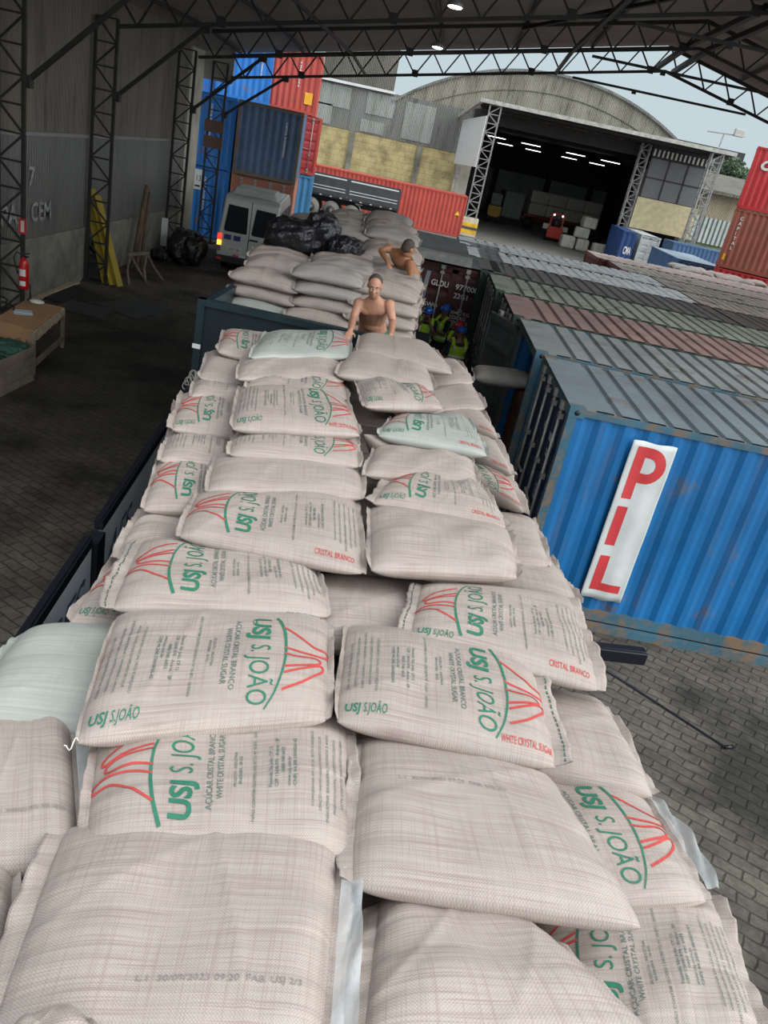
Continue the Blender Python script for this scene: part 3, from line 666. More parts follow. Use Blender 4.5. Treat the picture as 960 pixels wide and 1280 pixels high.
sc_('bright blue ground-level container at the far left, mostly hidden by the wall end', 216, 150, 33.4, 0, C_bblue)
sc_('bright blue container on the upper level with white upright lettering, seen under the roof edge', 333, 150, 40.6, 2, C_bblue, marks=endmarks(0.5, 2.3))
sc_('bright blue container, left one of the upper level behind the trusses', 268, 140, 40.6, 2, C_bblue)
for l_ in (2, 3):
    sc_('light blue container with a white edge ' + ('on the upper level' if l_ == 2 else 'topmost in the stack'), 352, 120, 45.5, l_, C_lblue, plain('white_edge_paint', (0.6, 0.63, 0.63), 0.5))
sc_('bright blue container, topmost behind the roof truss', 335, 120, 40.6, 3, C_bblue)
sc_('bright blue container hidden under the upper blue ones', 333, 150, 40.6, 1, C_bblue)
sc_('red container with orange label on the upper level of the stack', 397, 125, 42.0, 2, C_red, marks=[dict(s='TRITON', o=(-0.014, 1.0, 2.2), ex=(0, 0, -1), ey=(0, -1, 0), width=1.1, height=0.07, bold=0.03)])
sc_('grey-white container on top of the red one with the orange label', 397, 125, 42.0, 3, painted('greyish_white_paint', (0.42, 0.46, 0.42), 0.3))
sc_('deep red container showing a ribbed door end, right of the slate blue one', 397, 190, 42.0, 1, C_redr, C_red, doors=(True, True))
sc_('light blue container at ground level under the deep red door end', 397, 190, 42.0, 0, C_lblue)
mb = MB(); mb.box(-0.016, -0.008, 0.25, 0.62, 0.45, 0.95)
for o_c in [o for o in bpy.data.objects if o.get('label', '').startswith('red container with orange')]: mb.build('orange_label', plain('orange_label', (0.9, 0.42, 0.03), 0.5), o_c)

# long red container in front of the warehouse
pr_ = ay(585.5, 245.5, 56.4)
t = container('shipping_container', 'long red corrugated container in front of the yellow block wall', (pr_.x - 12.19 * math.cos(R(4)), pr_.y - 12.19 * math.sin(R(4))), R(4), L=12.19, mat=C_red, doors=(False, False), roof=C_red,
   marks=[dict(s='▲', o=(11.55, -0.012, 1.35), size=0.35, mat=plain('warning_yellow', (0.85, 0.6, 0.05), 0.5), **FRONT)])
# red and brown stack at the right edge
pc = ay(948.5, 181, 40.0)
for lv, (m_, lb, mk) in enumerate([(C_crim, 'crimson container at the bottom of the right-hand stack', []),
      (C_caib, 'brown-red container with upright white lettering, middle of the right-hand stack', vert_text('CAPITAL', 0.33, 2.35, 0.20, 0.215, bold=0.03)),
      (C_crim, 'crimson container with white lettering at its top, uppermost of the right-hand stack', [dict(s='CAI', o=(0.35, -0.012, 1.72), width=1.0, height=0.42, bold=0.05, shear=0.2, **FRONT)])]):
    t = container('shipping_container', lb, (pc.x, pc.y), R(-19), z=lv * 2.6, L=12.19, mat=m_, frame=m_, doors=(True, True), group='containers stacked at the right edge', marks=mk)
    if lv == 1:
        mb = MB(); mb.box(0.14, 0.26, -0.012, -0.008, 0.35, 0.62); mb.build('orange_sticker', plain('orange_label', (0.9, 0.42, 0.03), 0.5), t)
# blue containers under the plywood screen and beyond
C_mblue = painted('mid_blue_paint', (0.045, 0.115, 0.24), 0.2, 0.2, 0.5)
cg = 'containers near the right mast of the canopy'
container('shipping_container', 'mid-blue container below the plywood screen of the warehouse', (14.6, 55.5), R(2), L=4.6, mat=C_mblue, doors=(False, False), group=cg, z=0.0)
container('shipping_container', 'mid-blue container right of the canopy mast, beyond the sacks', (19.6, 56.0), R(2), L=12.19, mat=C_mblue, doors=(False, False), group=cg)
container('shipping_container', 'blue container with pale roof in front of the mast, beside the sack load', (14.25, 43.2), R(90), L=6.06, mat=C_mblue, roof=painted('faded_pale_blue', (0.20, 0.27, 0.33), 0.3), doors=(False, False), group=cg, z=0.0, H=2.4)
container('shipping_container', 'blue container with white lettering beside the white doors under the canopy', (12.4, 56.5), R(88), L=6.06, mat=painted('royal_blue_paint', (0.01, 0.05, 0.18), 0.2), doors=(False, True), group=cg, z=0.0, W=0.9, marks=[dict(s='CMA', o=(-0.012, 0.62, 1.2), ex=(0, -1, 0), ey=(0, 0, 1), width=0.5, height=0.5, bold=0.03)])
container('shipping_container', 'white container with ribbed doors under the canopy mast', (14.0, 56.6), R(90), L=6.06, mat=painted('container_white', (0.42, 0.46, 0.46), 0.2), doors=(True, True), rods=False, group=cg, z=0.0, W=1.3)
# ================================================================== SUGAR SACKS
def weave_mat(name, base, thread, sheen=0.35, dark=0.75):
    m, t, b = newmat(name); uv = nd(t, 'ShaderNodeUVMap'); uv.uv_map = 'UVMap'
    def mp(sx, sy):
        q = nd(t, 'ShaderNodeMapping'); q.inputs['Scale'].default_value = (sx, sy, 1); t.links.new(uv.outputs[0], q.inputs[0]); return q.outputs[0]
    a = noise(t, mp(3, 240), 1.0, 2, 0.5); c = noise(t, mp(240, 3), 1.0, 2, 0.5)       # single tapes that run the whole way
    ka = ramp(t, a, [(0.50, 0.0), (0.66, 1.0)]); kc = ramp(t, c, [(0.50, 0.0), (0.66, 1.0)])
    col = mixc(t, ka, base, thread); f2 = nd(t, 'ShaderNodeMath', operation='MULTIPLY'); t.links.new(kc, f2.inputs[0]); f2.inputs[1].default_value = 0.7
    col = mixc(t, f2.outputs[0], col, thread)
    a2 = noise(t, mp(1.5, 60), 1.0, 2, 0.5); k2 = ramp(t, a2, [(0.3, 0.90), (0.7, 1.07)]); col = mixc(t, 1.0, col, k2, 'MULTIPLY')
    # over-under weave of the flat tapes
    ck = nd(t, 'ShaderNodeTexChecker', Scale=1.0); ck.inputs['Color1'].default_value = (1, 1, 1, 1); ck.inputs['Color2'].default_value = (dark, dark, dark, 1)
    t.links.new(mp(230, 230), ck.inputs['Vector']); col = mixc(t, 0.8, col, ck.outputs[0], 'MULTIPLY')
    d = noise(t, mp(4, 4), 1.0, 5, 0.6); kd = ramp(t, d, [(0.3, 0.90), (0.7, 1.05)]); col = mixc(t, 1.0, col, kd, 'MULTIPLY')
    t.links.new(col, b.inputs['Base Color']); b.inputs['Roughness'].default_value = 0.52; b.inputs['Specular IOR Level'].default_value = sheen
    w1 = nd(t, 'ShaderNodeMath', operation='ADD'); t.links.new(a, w1.inputs[0]); t.links.new(c, w1.inputs[1])
    w2 = nd(t, 'ShaderNodeMath', operation='ADD'); t.links.new(w1.outputs[0], w2.inputs[0]); t.links.new(ck.outputs['Fac'], w2.inputs[1])
    bump(t, b, w2.outputs[0], 0.35, 0.0015); return m
M_sack = weave_mat('pink_woven_raffia', (0.458, 0.396, 0.354), (0.362, 0.282, 0.252))
M_sackg = weave_mat('pale_green_woven_raffia', (0.385, 0.398, 0.365), (0.335, 0.36, 0.335), 0.5, 0.88)
M_sackt = weave_mat('grey_woven_raffia', (0.38, 0.358, 0.335), (0.33, 0.29, 0.27), 0.4)
M_inkg = plain('green_print_ink', (0.022, 0.165, 0.100), 0.6, var=0.15, sc=60)
M_inkr = plain('red_print_ink', (0.50, 0.058, 0.052), 0.6, var=0.15, sc=60)
M_inks = plain('fine_green_print_ink', (0.105, 0.165, 0.135), 0.6, var=0.2, sc=60)
M_inkd = plain('grey_stamp_ink', (0.25, 0.22, 0.21), 0.7, var=0.2, sc=60)
M_stitch = plain('dark_green_stitch', (0.05, 0.12, 0.09), 0.7)
M_thread = plain('white_thread', (0.75, 0.74, 0.70), 0.6)
def film_mat():
    m, t, b = newmat('clear_liner_film'); b.inputs['Base Color'].default_value = (0.80, 0.84, 0.86, 1); b.inputs['Roughness'].default_value = 0.22
    b.inputs['Transmission Weight'].default_value = 0.55; b.inputs['Alpha'].default_value = 0.8; bump(t, b, noise(t, scaled(t), 30, 4), 0.5, 0.01); return m
M_film = film_mat()

# the sack's print, laid out flat: x along the sack from the logo end, y across it (metres on a 0.90 x 0.58 sack)
def _strip(pts, w):
    pts = np.array(pts, float); out = []; F_ = []
    for i in range(len(pts)):
        d = pts[min(i + 1, len(pts) - 1)] - pts[max(i - 1, 0)]; d = d / (np.linalg.norm(d) + 1e-9); n = np.array([-d[1], d[0]])
        ww = w[i] if isinstance(w, (list, np.ndarray)) else w
        out += [pts[i] + n * ww / 2, pts[i] - n * ww / 2]
    for i in range(len(pts) - 1): F_.append((2 * i, 2 * i + 1, 2 * i + 3, 2 * i + 2))
    return np.array(out), F_
def _smooth(pts, k=6):
    pts = [np.array(p, float) for p in pts]; out = []
    for i in range(len(pts) - 1):
        p0 = pts[max(i - 1, 0)]; p1 = pts[i]; p2 = pts[i + 1]; p3 = pts[min(i + 2, len(pts) - 1)]
        for j in range(k):
            t = j / k; out.append(0.5 * ((2 * p1) + (-p0 + p2) * t + (2 * p0 - 5 * p1 + 4 * p2 - p3) * t * t + (-p0 + 3 * p1 - 3 * p2 + p3) * t ** 3))
    out.append(pts[-1]); return out
_PR = {}
def print_template():
    if 'm' in _PR: return _PR['m']
    items = []                                        # (verts2d, faces, material slot)
    def rot(s, x, y, h, width=None, slot=1, bold=0.0, shear=0.0):
        v, f = text2d(s, 1.0, bold=bold, shear=shear, res=4 if h > 0.05 else 2)
        cap = 0.69; sy = h / cap; sx = sy if width is None else width / (v[:, 0].max() - v[:, 0].min())
        a = v[:, 0] * sx; b = v[:, 1] * sy
        items.append((np.stack([x - b, y + a], 1), f, slot))
    rot('USJ', -0.118, -0.195, 0.070, 0.135, 1, 0.032, 0.12)
    rot('S. JOÃO', -0.118, -0.028, 0.078, 0.235, 1, -0.004, 0.12)
    arc = _smooth([(-0.215, -0.205), (-0.245, -0.12), (-0.258, -0.02), (-0.252, 0.08), (-0.225, 0.17), (-0.190, 0.225)], 8)
    n = len(arc); v, f = _strip(arc, [0.0055 + 0.0085 * (1 - i / n) for i in range(n)]); items.append((v, f, 1))
    for pl in ([(0, .165), (-.08, .135), (-.135, .095), (-.165, .062), (-.155, .045), (-.08, .078), (-.004, .105)],
               [(0, .08), (-.08, .063), (-.14, .043), (-.155, .022), (-.135, .008), (-.06, .018), (0, .012)],
               [(0, -.022), (-.08, -.010), (-.15, -.012), (-.192, -.032), (-.183, -.048), (-.13, -.046), (-.07, -.08), (0.008, -.13)]):
        v, f = _strip(_smooth([(-0.252 + a, b) for a, b in pl], 6), 0.0092); items.append((v, f, 2))
    rot('AÇÚCAR CRISTAL BRANCO', -0.048, -0.165, 0.021, 0.325, 3, 0.004)
    rot('WHITE CRYSTAL SUGAR', -0.014, -0.130, 0.021, 0.270, 3, 0.004)
    rot('PRODUTO - INDÚSTRIA', 0.032, -0.085, 0.0105, 0.15, 3, 0.006); rot('BRASILEIRA - 50 KG', 0.050, -0.075, 0.0105, 0.12, 3, 0.006)
    rot('NÃO CONTÉM GLÚTEN | DECRETO Nº 55.871 - 26/03/65', 0.098, -0.195, 0.0105, 0.37, 3, 0.004)
    for i, s in enumerate(['Fazenda São João, CP 12', 'CEP 13600-970 - Araras - SP', '0800 940 6025', 'www.usj.com.br', 'CNPJ 44.208.330/0020-43']):
        rot(s, 0.155 + 0.0215 * i, -0.09 if i != 2 else -0.04, 0.0125, [0.165, 0.20, 0.11, 0.115, 0.195][i], 3, 0.006)
    for i, (s, y, wd) in enumerate([('CONSERVAR EM LOCAL SECO E AREJADO', -0.15, 0.30), ('ATENÇÃO: MANTER LONGE DA UMIDADE E DO CALOR', -0.20, 0.36), ('INDÚSTRIA BRASILEIRA | VALIDADE 2 ANOS', -0.19, 0.33), ('PRODUTO NATURAL | CONTÉM 50 KG LÍQUIDOS', -0.20, 0.36), ('LOTE E DATA DE FABRICAÇÃO NO VERSO', -0.13, 0.27)]):
        rot(s, 0.305 + 0.028 * i, y + (0.04 if i % 2 else 0.0), 0.0098, wd * (0.8 if i % 2 else 1.0), 3, 0.0)
    _PR['m'] = items; return items
def side_template(kind):
    """upright lettering on the near flank, x,y in the viewer's sense"""
    out = []
    def up(s, x, y, h, w_, slot, bold=0.0, shear=0.0, flip=False):
        v, f = text2d(s, 1.0, bold=bold, shear=shear, res=2); sy = h / 0.69; sx = w_ / (v[:, 0].max() - v[:, 0].min())
        q = np.stack([v[:, 0] * sx, v[:, 1] * sy], 1)
        if flip: q = -q
        out.append((q + np.array([x, y]), f, slot))
    if 'g' in kind: up('USJ', -0.42, -0.255, 0.030, 0.062, 1, 0.022, 0.1); up('S.JOÃO', -0.345, -0.255, 0.030, 0.095, 1, 0.004, 0.1)
    if 'r' in kind: up('CRISTAL BRANCO', 0.20, -0.262, 0.021, 0.20, 2, 0.006)
    if 'w' in kind: up('WHITE CRYSTAL SUGAR', 0.21, -0.262, 0.021, 0.22, 2, 0.006)
    if 'f' in kind: up('USJ', 0.42, 0.262, 0.026, 0.062, 1, 0.02, 0.1, True); up('S.JOÃO', 0.345, 0.262, 0.026, 0.095, 1, 0.004, 0.1, True)
    if 'd' in kind: up('L.1  30/09/2023 09:20  FAB. USJ 2/3', -0.30, 0.03, 0.012, 0.42, 4, 0.0)
    if 'D' in kind: up('L.1  30/09/2023 09:20  FAB. USJ 2/3', -0.10, -0.16, 0.012, 0.46, 4, 0.0)
    return out

def sack(corners, name_label, group, T=0.17, seed=0, mat=None, pr=None, side='', hemL=0.026, hemR=0.026, res=1.0, cat='sack', sag=0.0, lump=1.0, liner=None, hem_up=0.02, stitch=None, tail=False):
    """corners: far-left, far-right, near-right, near-left of the mid plane in the world"""
    rng = np.random.RandomState(seed + 11)
    C = [np.array(c, float) for c in corners]; cen = sum(C) / 4.0
    ex = (C[1] + C[2] - C[0] - C[3]) / 2; yaw = math.atan2(ex[1], ex[0]); L = np.linalg.norm(ex); W = np.linalg.norm((C[3] + C[2] - C[0] - C[1]) / 2)
    ca, sa = math.cos(-yaw), math.sin(-yaw)
    loc = [np.array([(c - cen)[0] * ca - (c - cen)[1] * sa, (c - cen)[0] * sa + (c - cen)[1] * ca, (c - cen)[2]]) for c in C]
    ph = rng.rand(12) * 6.28; fr = rng.rand(12)
    def patch(u, v):
        s_ = (u + 1) / 2; t_ = (v + 1) / 2; s_ = s_[..., None]; t_ = t_[..., None]
        return (loc[0] * (1 - s_) + loc[1] * s_) * (1 - t_) + (loc[3] * (1 - s_) + loc[2] * s_) * t_
    nrm = np.cross(loc[1] - loc[0] + loc[2] - loc[3], loc[0] - loc[3] + loc[1] - loc[2]); nrm = nrm / np.linalg.norm(nrm)
    def surf(u, v, side_=1, off=0.0):
        uu = u * (1 - 0.012 * (1 - v ** 2) * np.abs(u) ** 2 - 0.035 * np.abs(u) ** 3 * np.abs(v) ** 5); vv = v * (1 - 0.010 * (1 - u ** 2) * np.abs(v) ** 2 - 0.045 * np.abs(v) ** 3 * np.abs(u) ** 7)
        p = patch(uu, vv)
        au = np.clip(np.abs(u), 0, 1); av = np.clip(np.abs(v), 0, 1)
        h = T / 2 * (1 - au ** 4.6) ** 0.55 * (1 - av ** 3.0) ** 0.50
        win = (1 - au ** 4) * (1 - av ** 4)
        n_ = 0.0070 * np.sin(3.1 * u + 2.2 * v + ph[0]) * np.sin(2.3 * v - 1.7 * u + ph[1]) + 0.0050 * np.sin(5.0 * u * (0.7 + fr[2]) + ph[2]) * np.cos(3.6 * v + ph[3]) + 0.0030 * np.sin(9 * (u * math.cos(ph[4]) + v * math.sin(ph[4])) + ph[5])
        # creases that gather towards the sewn ends and corners
        g_ = 0.0075 * au ** 3 * (1 - au ** 6) * np.sin((9 + 3 * fr[5]) * v + ph[6] + 1.3 * np.sign(u)) + 0.0038 * au ** 5 * np.sin(21 * v + ph[7] + u)
        g_ = g_ + 0.0045 * np.exp(-((u * math.cos(ph[8]) + v * math.sin(ph[8]) - (fr[8] - .5)) / 0.05) ** 2) + 0.0035 * np.exp(-((u * math.cos(ph[9]) + v * math.sin(ph[9]) - (fr[9] - .5)) / 0.04) ** 2)
        h = h + (n_ * win + g_ * (1 - av ** 4)) * lump * (1 if side_ > 0 else 0.4) * (T / 0.17)
        p = p + nrm * (side_ * h)[..., None]
        z_ = -sag * (np.abs(u) ** 2.0 * 0.5 + np.clip(v, 0, 1) ** 2)
        p[..., 2] += z_
        if off: p = p + nrm * off
        return p
    nx, ny = int(56 * res) + 8, int(40 * res) + 6
    cu = np.sin(np.linspace(-1, 1, nx + 1) * math.pi / 2) * 0.55 + np.linspace(-1, 1, nx + 1) * 0.45
    cv = np.sin(np.linspace(-1, 1, ny + 1) * math.pi / 2) * 0.75 + np.linspace(-1, 1, ny + 1) * 0.25
    U, Vv = np.meshgrid(cu, cv, indexing='ij')
    top = surf(U, Vv, 1).reshape(-1, 3); bot = surf(U, Vv, -1).reshape(-1, 3)
    idx = lambda i, j: i * (ny + 1) + j; NB = (nx + 1) * (ny + 1)
    edge = np.zeros((nx + 1, ny + 1), bool); edge[0, :] = edge[-1, :] = edge[:, 0] = edge[:, -1] = True
    bmap = np.where(edge.reshape(-1), np.arange(NB), -1); extra = np.where(~edge.reshape(-1))[0]; bmap[extra] = NB + np.arange(len(extra))
    verts = [tuple(x) for x in top] + [tuple(x) for x in bot[extra]]
    uvs = [(a * L / 2, -b * W / 2) for a, b in zip(U.reshape(-1), Vv.reshape(-1))]; uvs = uvs + [uvs[k] for k in extra]
    faces = []; mi = []
    for i in range(nx):
        for j in range(ny):
            q = (idx(i, j), idx(i, j + 1), idx(i + 1, j + 1), idx(i + 1, j)); faces.append(q); mi.append(0)
            faces.append(tuple(int(bmap[k]) for k in q[::-1])); mi.append(0)
    nsm = len(faces)
    items = []
    if pr:
        sgn = 1 if pr == 'L' else -1
        items += [(v * sgn + np.array([0, -0.032]), f, s) for v, f, s in print_template()]
    if side: items += side_template(side)
    for v, f, slot in items:
        u_ = np.clip(v[:, 0] / 0.45, -0.985, 0.985); v_ = np.clip(-v[:, 1] / 0.29, -0.97, 0.97)
        P = surf(u_, v_, 1, 0.0); e_ = 0.01
        du = surf(u_ + e_, v_, 1) - surf(u_ - e_, v_, 1); dv = surf(u_, v_ - e_, 1) - surf(u_, v_ + e_, 1); nn = np.cross(du, dv); nn /= (np.linalg.norm(nn, axis=1)[:, None] + 1e-9)
        P = P + nn * 0.0022; b0 = len(verts); verts += [tuple(x) for x in P]; uvs += [(0, 0)] * len(P)
        faces += [tuple(k + b0 for k in q) for q in f]; mi += [slot] * len(f)
    me = bpy.data.meshes.new('sack_body'); me.from_pydata(verts, [], faces)
    for m in (mat or M_sack, M_inkg, M_inkr, M_inks, M_inkd): me.materials.append(m)
    me.polygons.foreach_set('material_index', mi); me.polygons.foreach_set('use_smooth', [True] * len(faces))
    ul = me.uv_layers.new(name='UVMap'); ua = np.array(uvs); li = np.zeros(len(me.loops), int); me.loops.foreach_get('vertex_index', li); ul.data.foreach_set('uv', ua[li].reshape(-1)); me.update()
    root = thing('sugar_sack', name_label, cat, tuple(cen), yaw, group)
    o = bpy.data.objects.new('sack_body', me); COL.objects.link(o); o.parent = root
    # sewn ends
    for sd_, hw in ((-1, hemL), (1, hemR)):
        if not hw: continue
        n = 26; rows = 5; vv = np.linspace(-0.985, 0.985, n + 1); base = surf(np.full(n + 1, sd_ * 0.985), vv, 1); out = (base - surf(np.full(n + 1, sd_ * 0.90), vv, 1)); out[:, 2] *= 0.2
        out /= np.linalg.norm(out, axis=1)[:, None]; V = []
        for k in range(rows + 1):
            f_ = k / rows; ww = hw * f_ * (1 + 0.12 * np.sin(vv * 5 + ph[10]) + 0.05 * np.sin(vv * 23 + ph[1]))
            P = base + out * ww[:, None]; P[:, 2] += hem_up * f_ * (0.6 + 0.9 * np.sin(vv * 4.2 + ph[11])) + 0.006 * f_ * np.sin(vv * 17 + ph[2] + f_ * 2) + 0.003 * f_ * np.sin(vv * 41 + ph[3])
            V += list(P)
        mb = MB(); mb.smooth = True; W1 = n + 1
        mb.add(V + [p - np.array([0, 0, 0.004]) for p in V], [(k * W1 + i, k * W1 + i + 1, (k + 1) * W1 + i + 1, (k + 1) * W1 + i) for k in range(rows) for i in range(n)] + [(rows * W1 + W1 + k * W1 + i, rows * W1 + W1 + (k + 1) * W1 + i, rows * W1 + W1 + (k + 1) * W1 + i + 1, rows * W1 + W1 + k * W1 + i + 1) for k in range(rows) for i in range(n)]
               + [(rows * W1 + i, rows * W1 + i + 1, (rows + 1) * W1 + rows * W1 + i + 1, (rows + 1) * W1 + rows * W1 + i) for i in range(n)])
        h = mb.build('sewn_hem', mat or M_sack, root); me2 = h.data; ul = me2.uv_layers.new(name='UVMap')
        li = np.zeros(len(me2.loops), int); me2.loops.foreach_get('vertex_index', li); uv2 = np.array([((i // W1) * hw / rows, (i % W1) * W / n) for i in range(2 * W1 * (rows + 1))]); ul.data.foreach_set('uv', uv2[li].reshape(-1))
        if stitch is True or stitch == sd_:
            mb = MB(); Pm = np.array(V[3 * W1:4 * W1])
            for i in range(0, n):
                a, b2 = Pm[i] + [0, 0, 0.003], Pm[i] * 0.4 + Pm[i + 1] * 0.6 + [0, 0, 0.003]; mb.bar(a, b2, 0.0045, 0.003)
            mb.build('stitching', M_stitch, h)
        if liner == sd_:
            mb = MB(); mb.smooth = True; V = []; n = 24
            e2 = base[-1]; vv2 = np.linspace(-0.9, 0.9, n + 1); b3 = surf(np.full(n + 1, sd_ * 0.98), vv2, 1)
            for k in range(7):
                f_ = k / 6; P = b3 + out[:1] * (hw * 0.3 + hw * 1.2 * f_); P[:, 2] += 0.02 + 0.045 * f_ * np.sin(vv2 * 2 + 1) + 0.012 * np.sin(vv2 * 11 + k) * f_ ; V += list(P)
            mb.add(V, [(k * (n + 1) + i, k * (n + 1) + i + 1, (k + 1) * (n + 1) + i + 1, (k + 1) * (n + 1) + i) for k in range(6) for i in range(n)]); mb.build('plastic_liner', M_film, root)
    if tail:
        p = surf(np.array([-0.99]), np.array([0.98]), 1)[0]; mb = MB(); pts = [p + np.array([-0.005 * k, -0.004 * k + 0.01 * math.sin(k * 1.1), 0.012 * math.sin(k * 0.9)]) for k in range(9)]
        mb.tube(pts, 0.0022, 6); mb.build('thread_tail', M_thread, root)
    return root

def quad(FL, FR, NR, NL, z=2.96, zf=None, ef=0.12, en=0.0, el=0.0, er=0.0, drop=0.05, zl=0.0, zr=0.0):
    """corner pixels of the visible top at height z (far edge at zf); extended under the neighbours by metres"""
    zf = z - 0.03 if zf is None else zf
    a, b, c, d = az(*FL, zf + zl), az(*FR, zf + zr), az(*NR, z + zr), az(*NL, z + zl)
    a, b, c, d = [np.array(p) for p in (a, b, c, d)]
    def un(v): return v / np.linalg.norm(v)
    fa, fb = un(a - d), un(b - c)
    a = a + fa * ef; b = b + fb * ef; a[2] -= drop; b[2] -= drop; d = d - fa * en; c = c - fb * en
    la, ld = un(b - a), un(c - d)
    if el: a = a - la * el; d = d - ld * el; a[2] -= 0.3 * el; d[2] -= 0.3 * el
    if er: b = b + la * er; c = c + ld * er; b[2] -= 0.3 * er; c[2] -= 0.3 * er
    return [a, b, c, d]
GRP = 'sugar sacks loaded on the front truck bed'
S_ = lambda q, lb, **k: sack(q, lb, GRP, **k)
# ---- middle column, near to far
S_(quad((62, 1068), (428, 1066), (405, 1330), (-30, 1330), z=3.03, zf=2.99, ef=0.16, en=0.05), 'large plain pink sack at the bottom left, closest of all', seed=1, res=1.5, hemL=0.055, hemR=0.05, side='D', liner=1, T=0.19)
S_(quad((118, 932), (438, 915), (440, 1062), (102, 1062), ef=0.17, en=0.04, z=2.98), 'printed sack with red arches at its left end, just above the closest plain sack', pr='L', seed=2, res=1.5, hemR=0.04, hemL=0.03, T=0.18)
S_(quad((142, 768), (414, 775), (412, 905), (88, 935), ef=0.10, z=3.01), 'printed sack with green lettering on its near left flank and big logo right', pr='R', side='gf', seed=3, res=1.5, T=0.19, tail=True, hemL=0.012)
S_(quad((172, 678), (395, 702), (412, 762), (140, 752), ef=0.14, en=0.08, z=2.97), 'printed sack, logo left, with a crumpled white hem hanging left', pr='L', seed=4, res=1.3, hemL=0.07, hemR=0.02, stitch=-1)
S_(quad((243, 616), (448, 618), (456, 716), (222, 668), ef=0.10, en=0.04, z=3.0), 'printed sack with logo left and red lettering at its near right corner', pr='L', side='r', seed=5, res=1.2)
S_(quad((268, 568), (452, 572), (455, 618), (258, 608), ef=0.14, en=0.10, z=2.97), 'plain pink sack between two printed rows in the middle column', seed=6)
S_(quad((292, 540), (448, 545), (450, 578), (286, 562), ef=0.16, en=0.12, z=2.99), 'printed sack showing only a narrow band with its logo right, middle column', pr='R', seed=7)
S_(quad((300, 478), (430, 490), (452, 545), (287, 536), ef=0.10, en=0.03, z=3.05), 'printed sack with small green lettering on its near flank, sixth up the middle column', pr='R', side='gw', seed=8, T=0.19)
S_(quad((318, 466), (430, 470), (435, 495), (308, 482), ef=0.22, en=0.14, z=3.02), 'sack showing a thin band of fine print, behind the sixth of the middle column', pr='R', seed=9)
S_(quad((302, 440), (430, 440), (432, 475), (295, 472), ef=0.22, en=0.08, z=3.05), 'ribbed plain pink sack near the far end of the middle column', seed=10, lump=1.8)
S_(quad((328, 418), (440, 418), (438, 445), (312, 445), ef=0.30, en=0.10, z=3.10), 'pale green sack with blotchy print at the far end of the load', seed=12, mat=M_sackg, pr='R')
# ---- right column
S_(quad((470, 1150), (640, 1143), (830, 1325), (445, 1325), ef=0.12, er=0.05, z=2.98, zf=2.93), 'plain pink sack at the bottom, right of the closest sack', seed=21, res=1.5, hemL=0.06, hemR=0.03, T=0.20)
S_(quad((450, 928), (692, 968), (812, 1168), (432, 1112), ef=0.10, z=3.0, zf=2.95), 'big plain pink sack with a faint stamped date line, right of the column seam', seed=22, res=1.5, side='d', hemL=0.05, hemR=0.0, T=0.20)
S_(quad((432, 782), (668, 822), (700, 965), (416, 905), ef=0.09, z=3.01), 'printed sack with the big logo at its right end beside a broad stitched hem', pr='R', side='gw', seed=23, res=1.5, hemR=0.07, T=0.19, stitch=1, hemL=0.02)
S_(quad((525, 728), (718, 745), (752, 868), (508, 800), ef=0.08, er=0.0, z=3.0, zr=-0.04), 'printed sack with logo left and folded hem, above the broad stitched one on the right', pr='L', side='gr', seed=24, res=1.3, hemL=0.06, hemR=0.05, stitch=-1)
S_(quad((415, 720), (500, 722), (505, 775), (418, 770), ef=0.2, en=0.2, el=0.2, er=0.3, z=2.93), 'plain pink sack sunk between the two columns', seed=25)
S_(quad((462, 632), (640, 662), (650, 725), (460, 715), ef=0.10, z=3.02), 'plain pink boxy sack right of the red lettered one', seed=26, res=1.2, T=0.19)
S_(quad((500, 585), (600, 600), (637, 662), (462, 630), ef=0.12, er=0.0, z=3.0), 'printed sack with rumpled logo end and red lettering on the right column', pr='L', side='gr', seed=27, res=1.2, hemL=0.06, lump=1.4)
S_(quad((468, 558), (590, 562), (598, 606), (455, 590), ef=0.12, en=0.08, z=2.98), 'plain pink sack behind the rumpled printed one', seed=28)
S_(quad((490, 520), (585, 520), (612, 572), (470, 545), ef=0.12, z=3.03), 'pale green sack lying on the right column with small lettering on its flank', pr='L', side='gr', seed=29, mat=M_sackg, T=0.19)
S_(quad((440, 462), (528, 482), (556, 512), (455, 510), ef=0.10, z=3.10), 'printed sack lying askew on top of the far part of the load', pr='R', side='g', seed=30, T=0.18, lump=1.5)
S_(quad((462, 560), (520, 560), (520, 572), (460, 556), ef=0.3, en=0.15, er=0.2, z=2.90), 'plain sack deep in the seam beside the pale green one', seed=31)
S_(quad((440, 432), (528, 440), (545, 490), (418, 470), ef=0.12, z=3.10), 'broad plain sack near the far end of the right column', seed=32, T=0.2)
S_(quad((450, 418), (540, 432), (568, 468), (445, 440), ef=0.20, en=0.03, z=3.13), 'plain sack at the far end where the man rests his hand', seed=33, T=0.19)
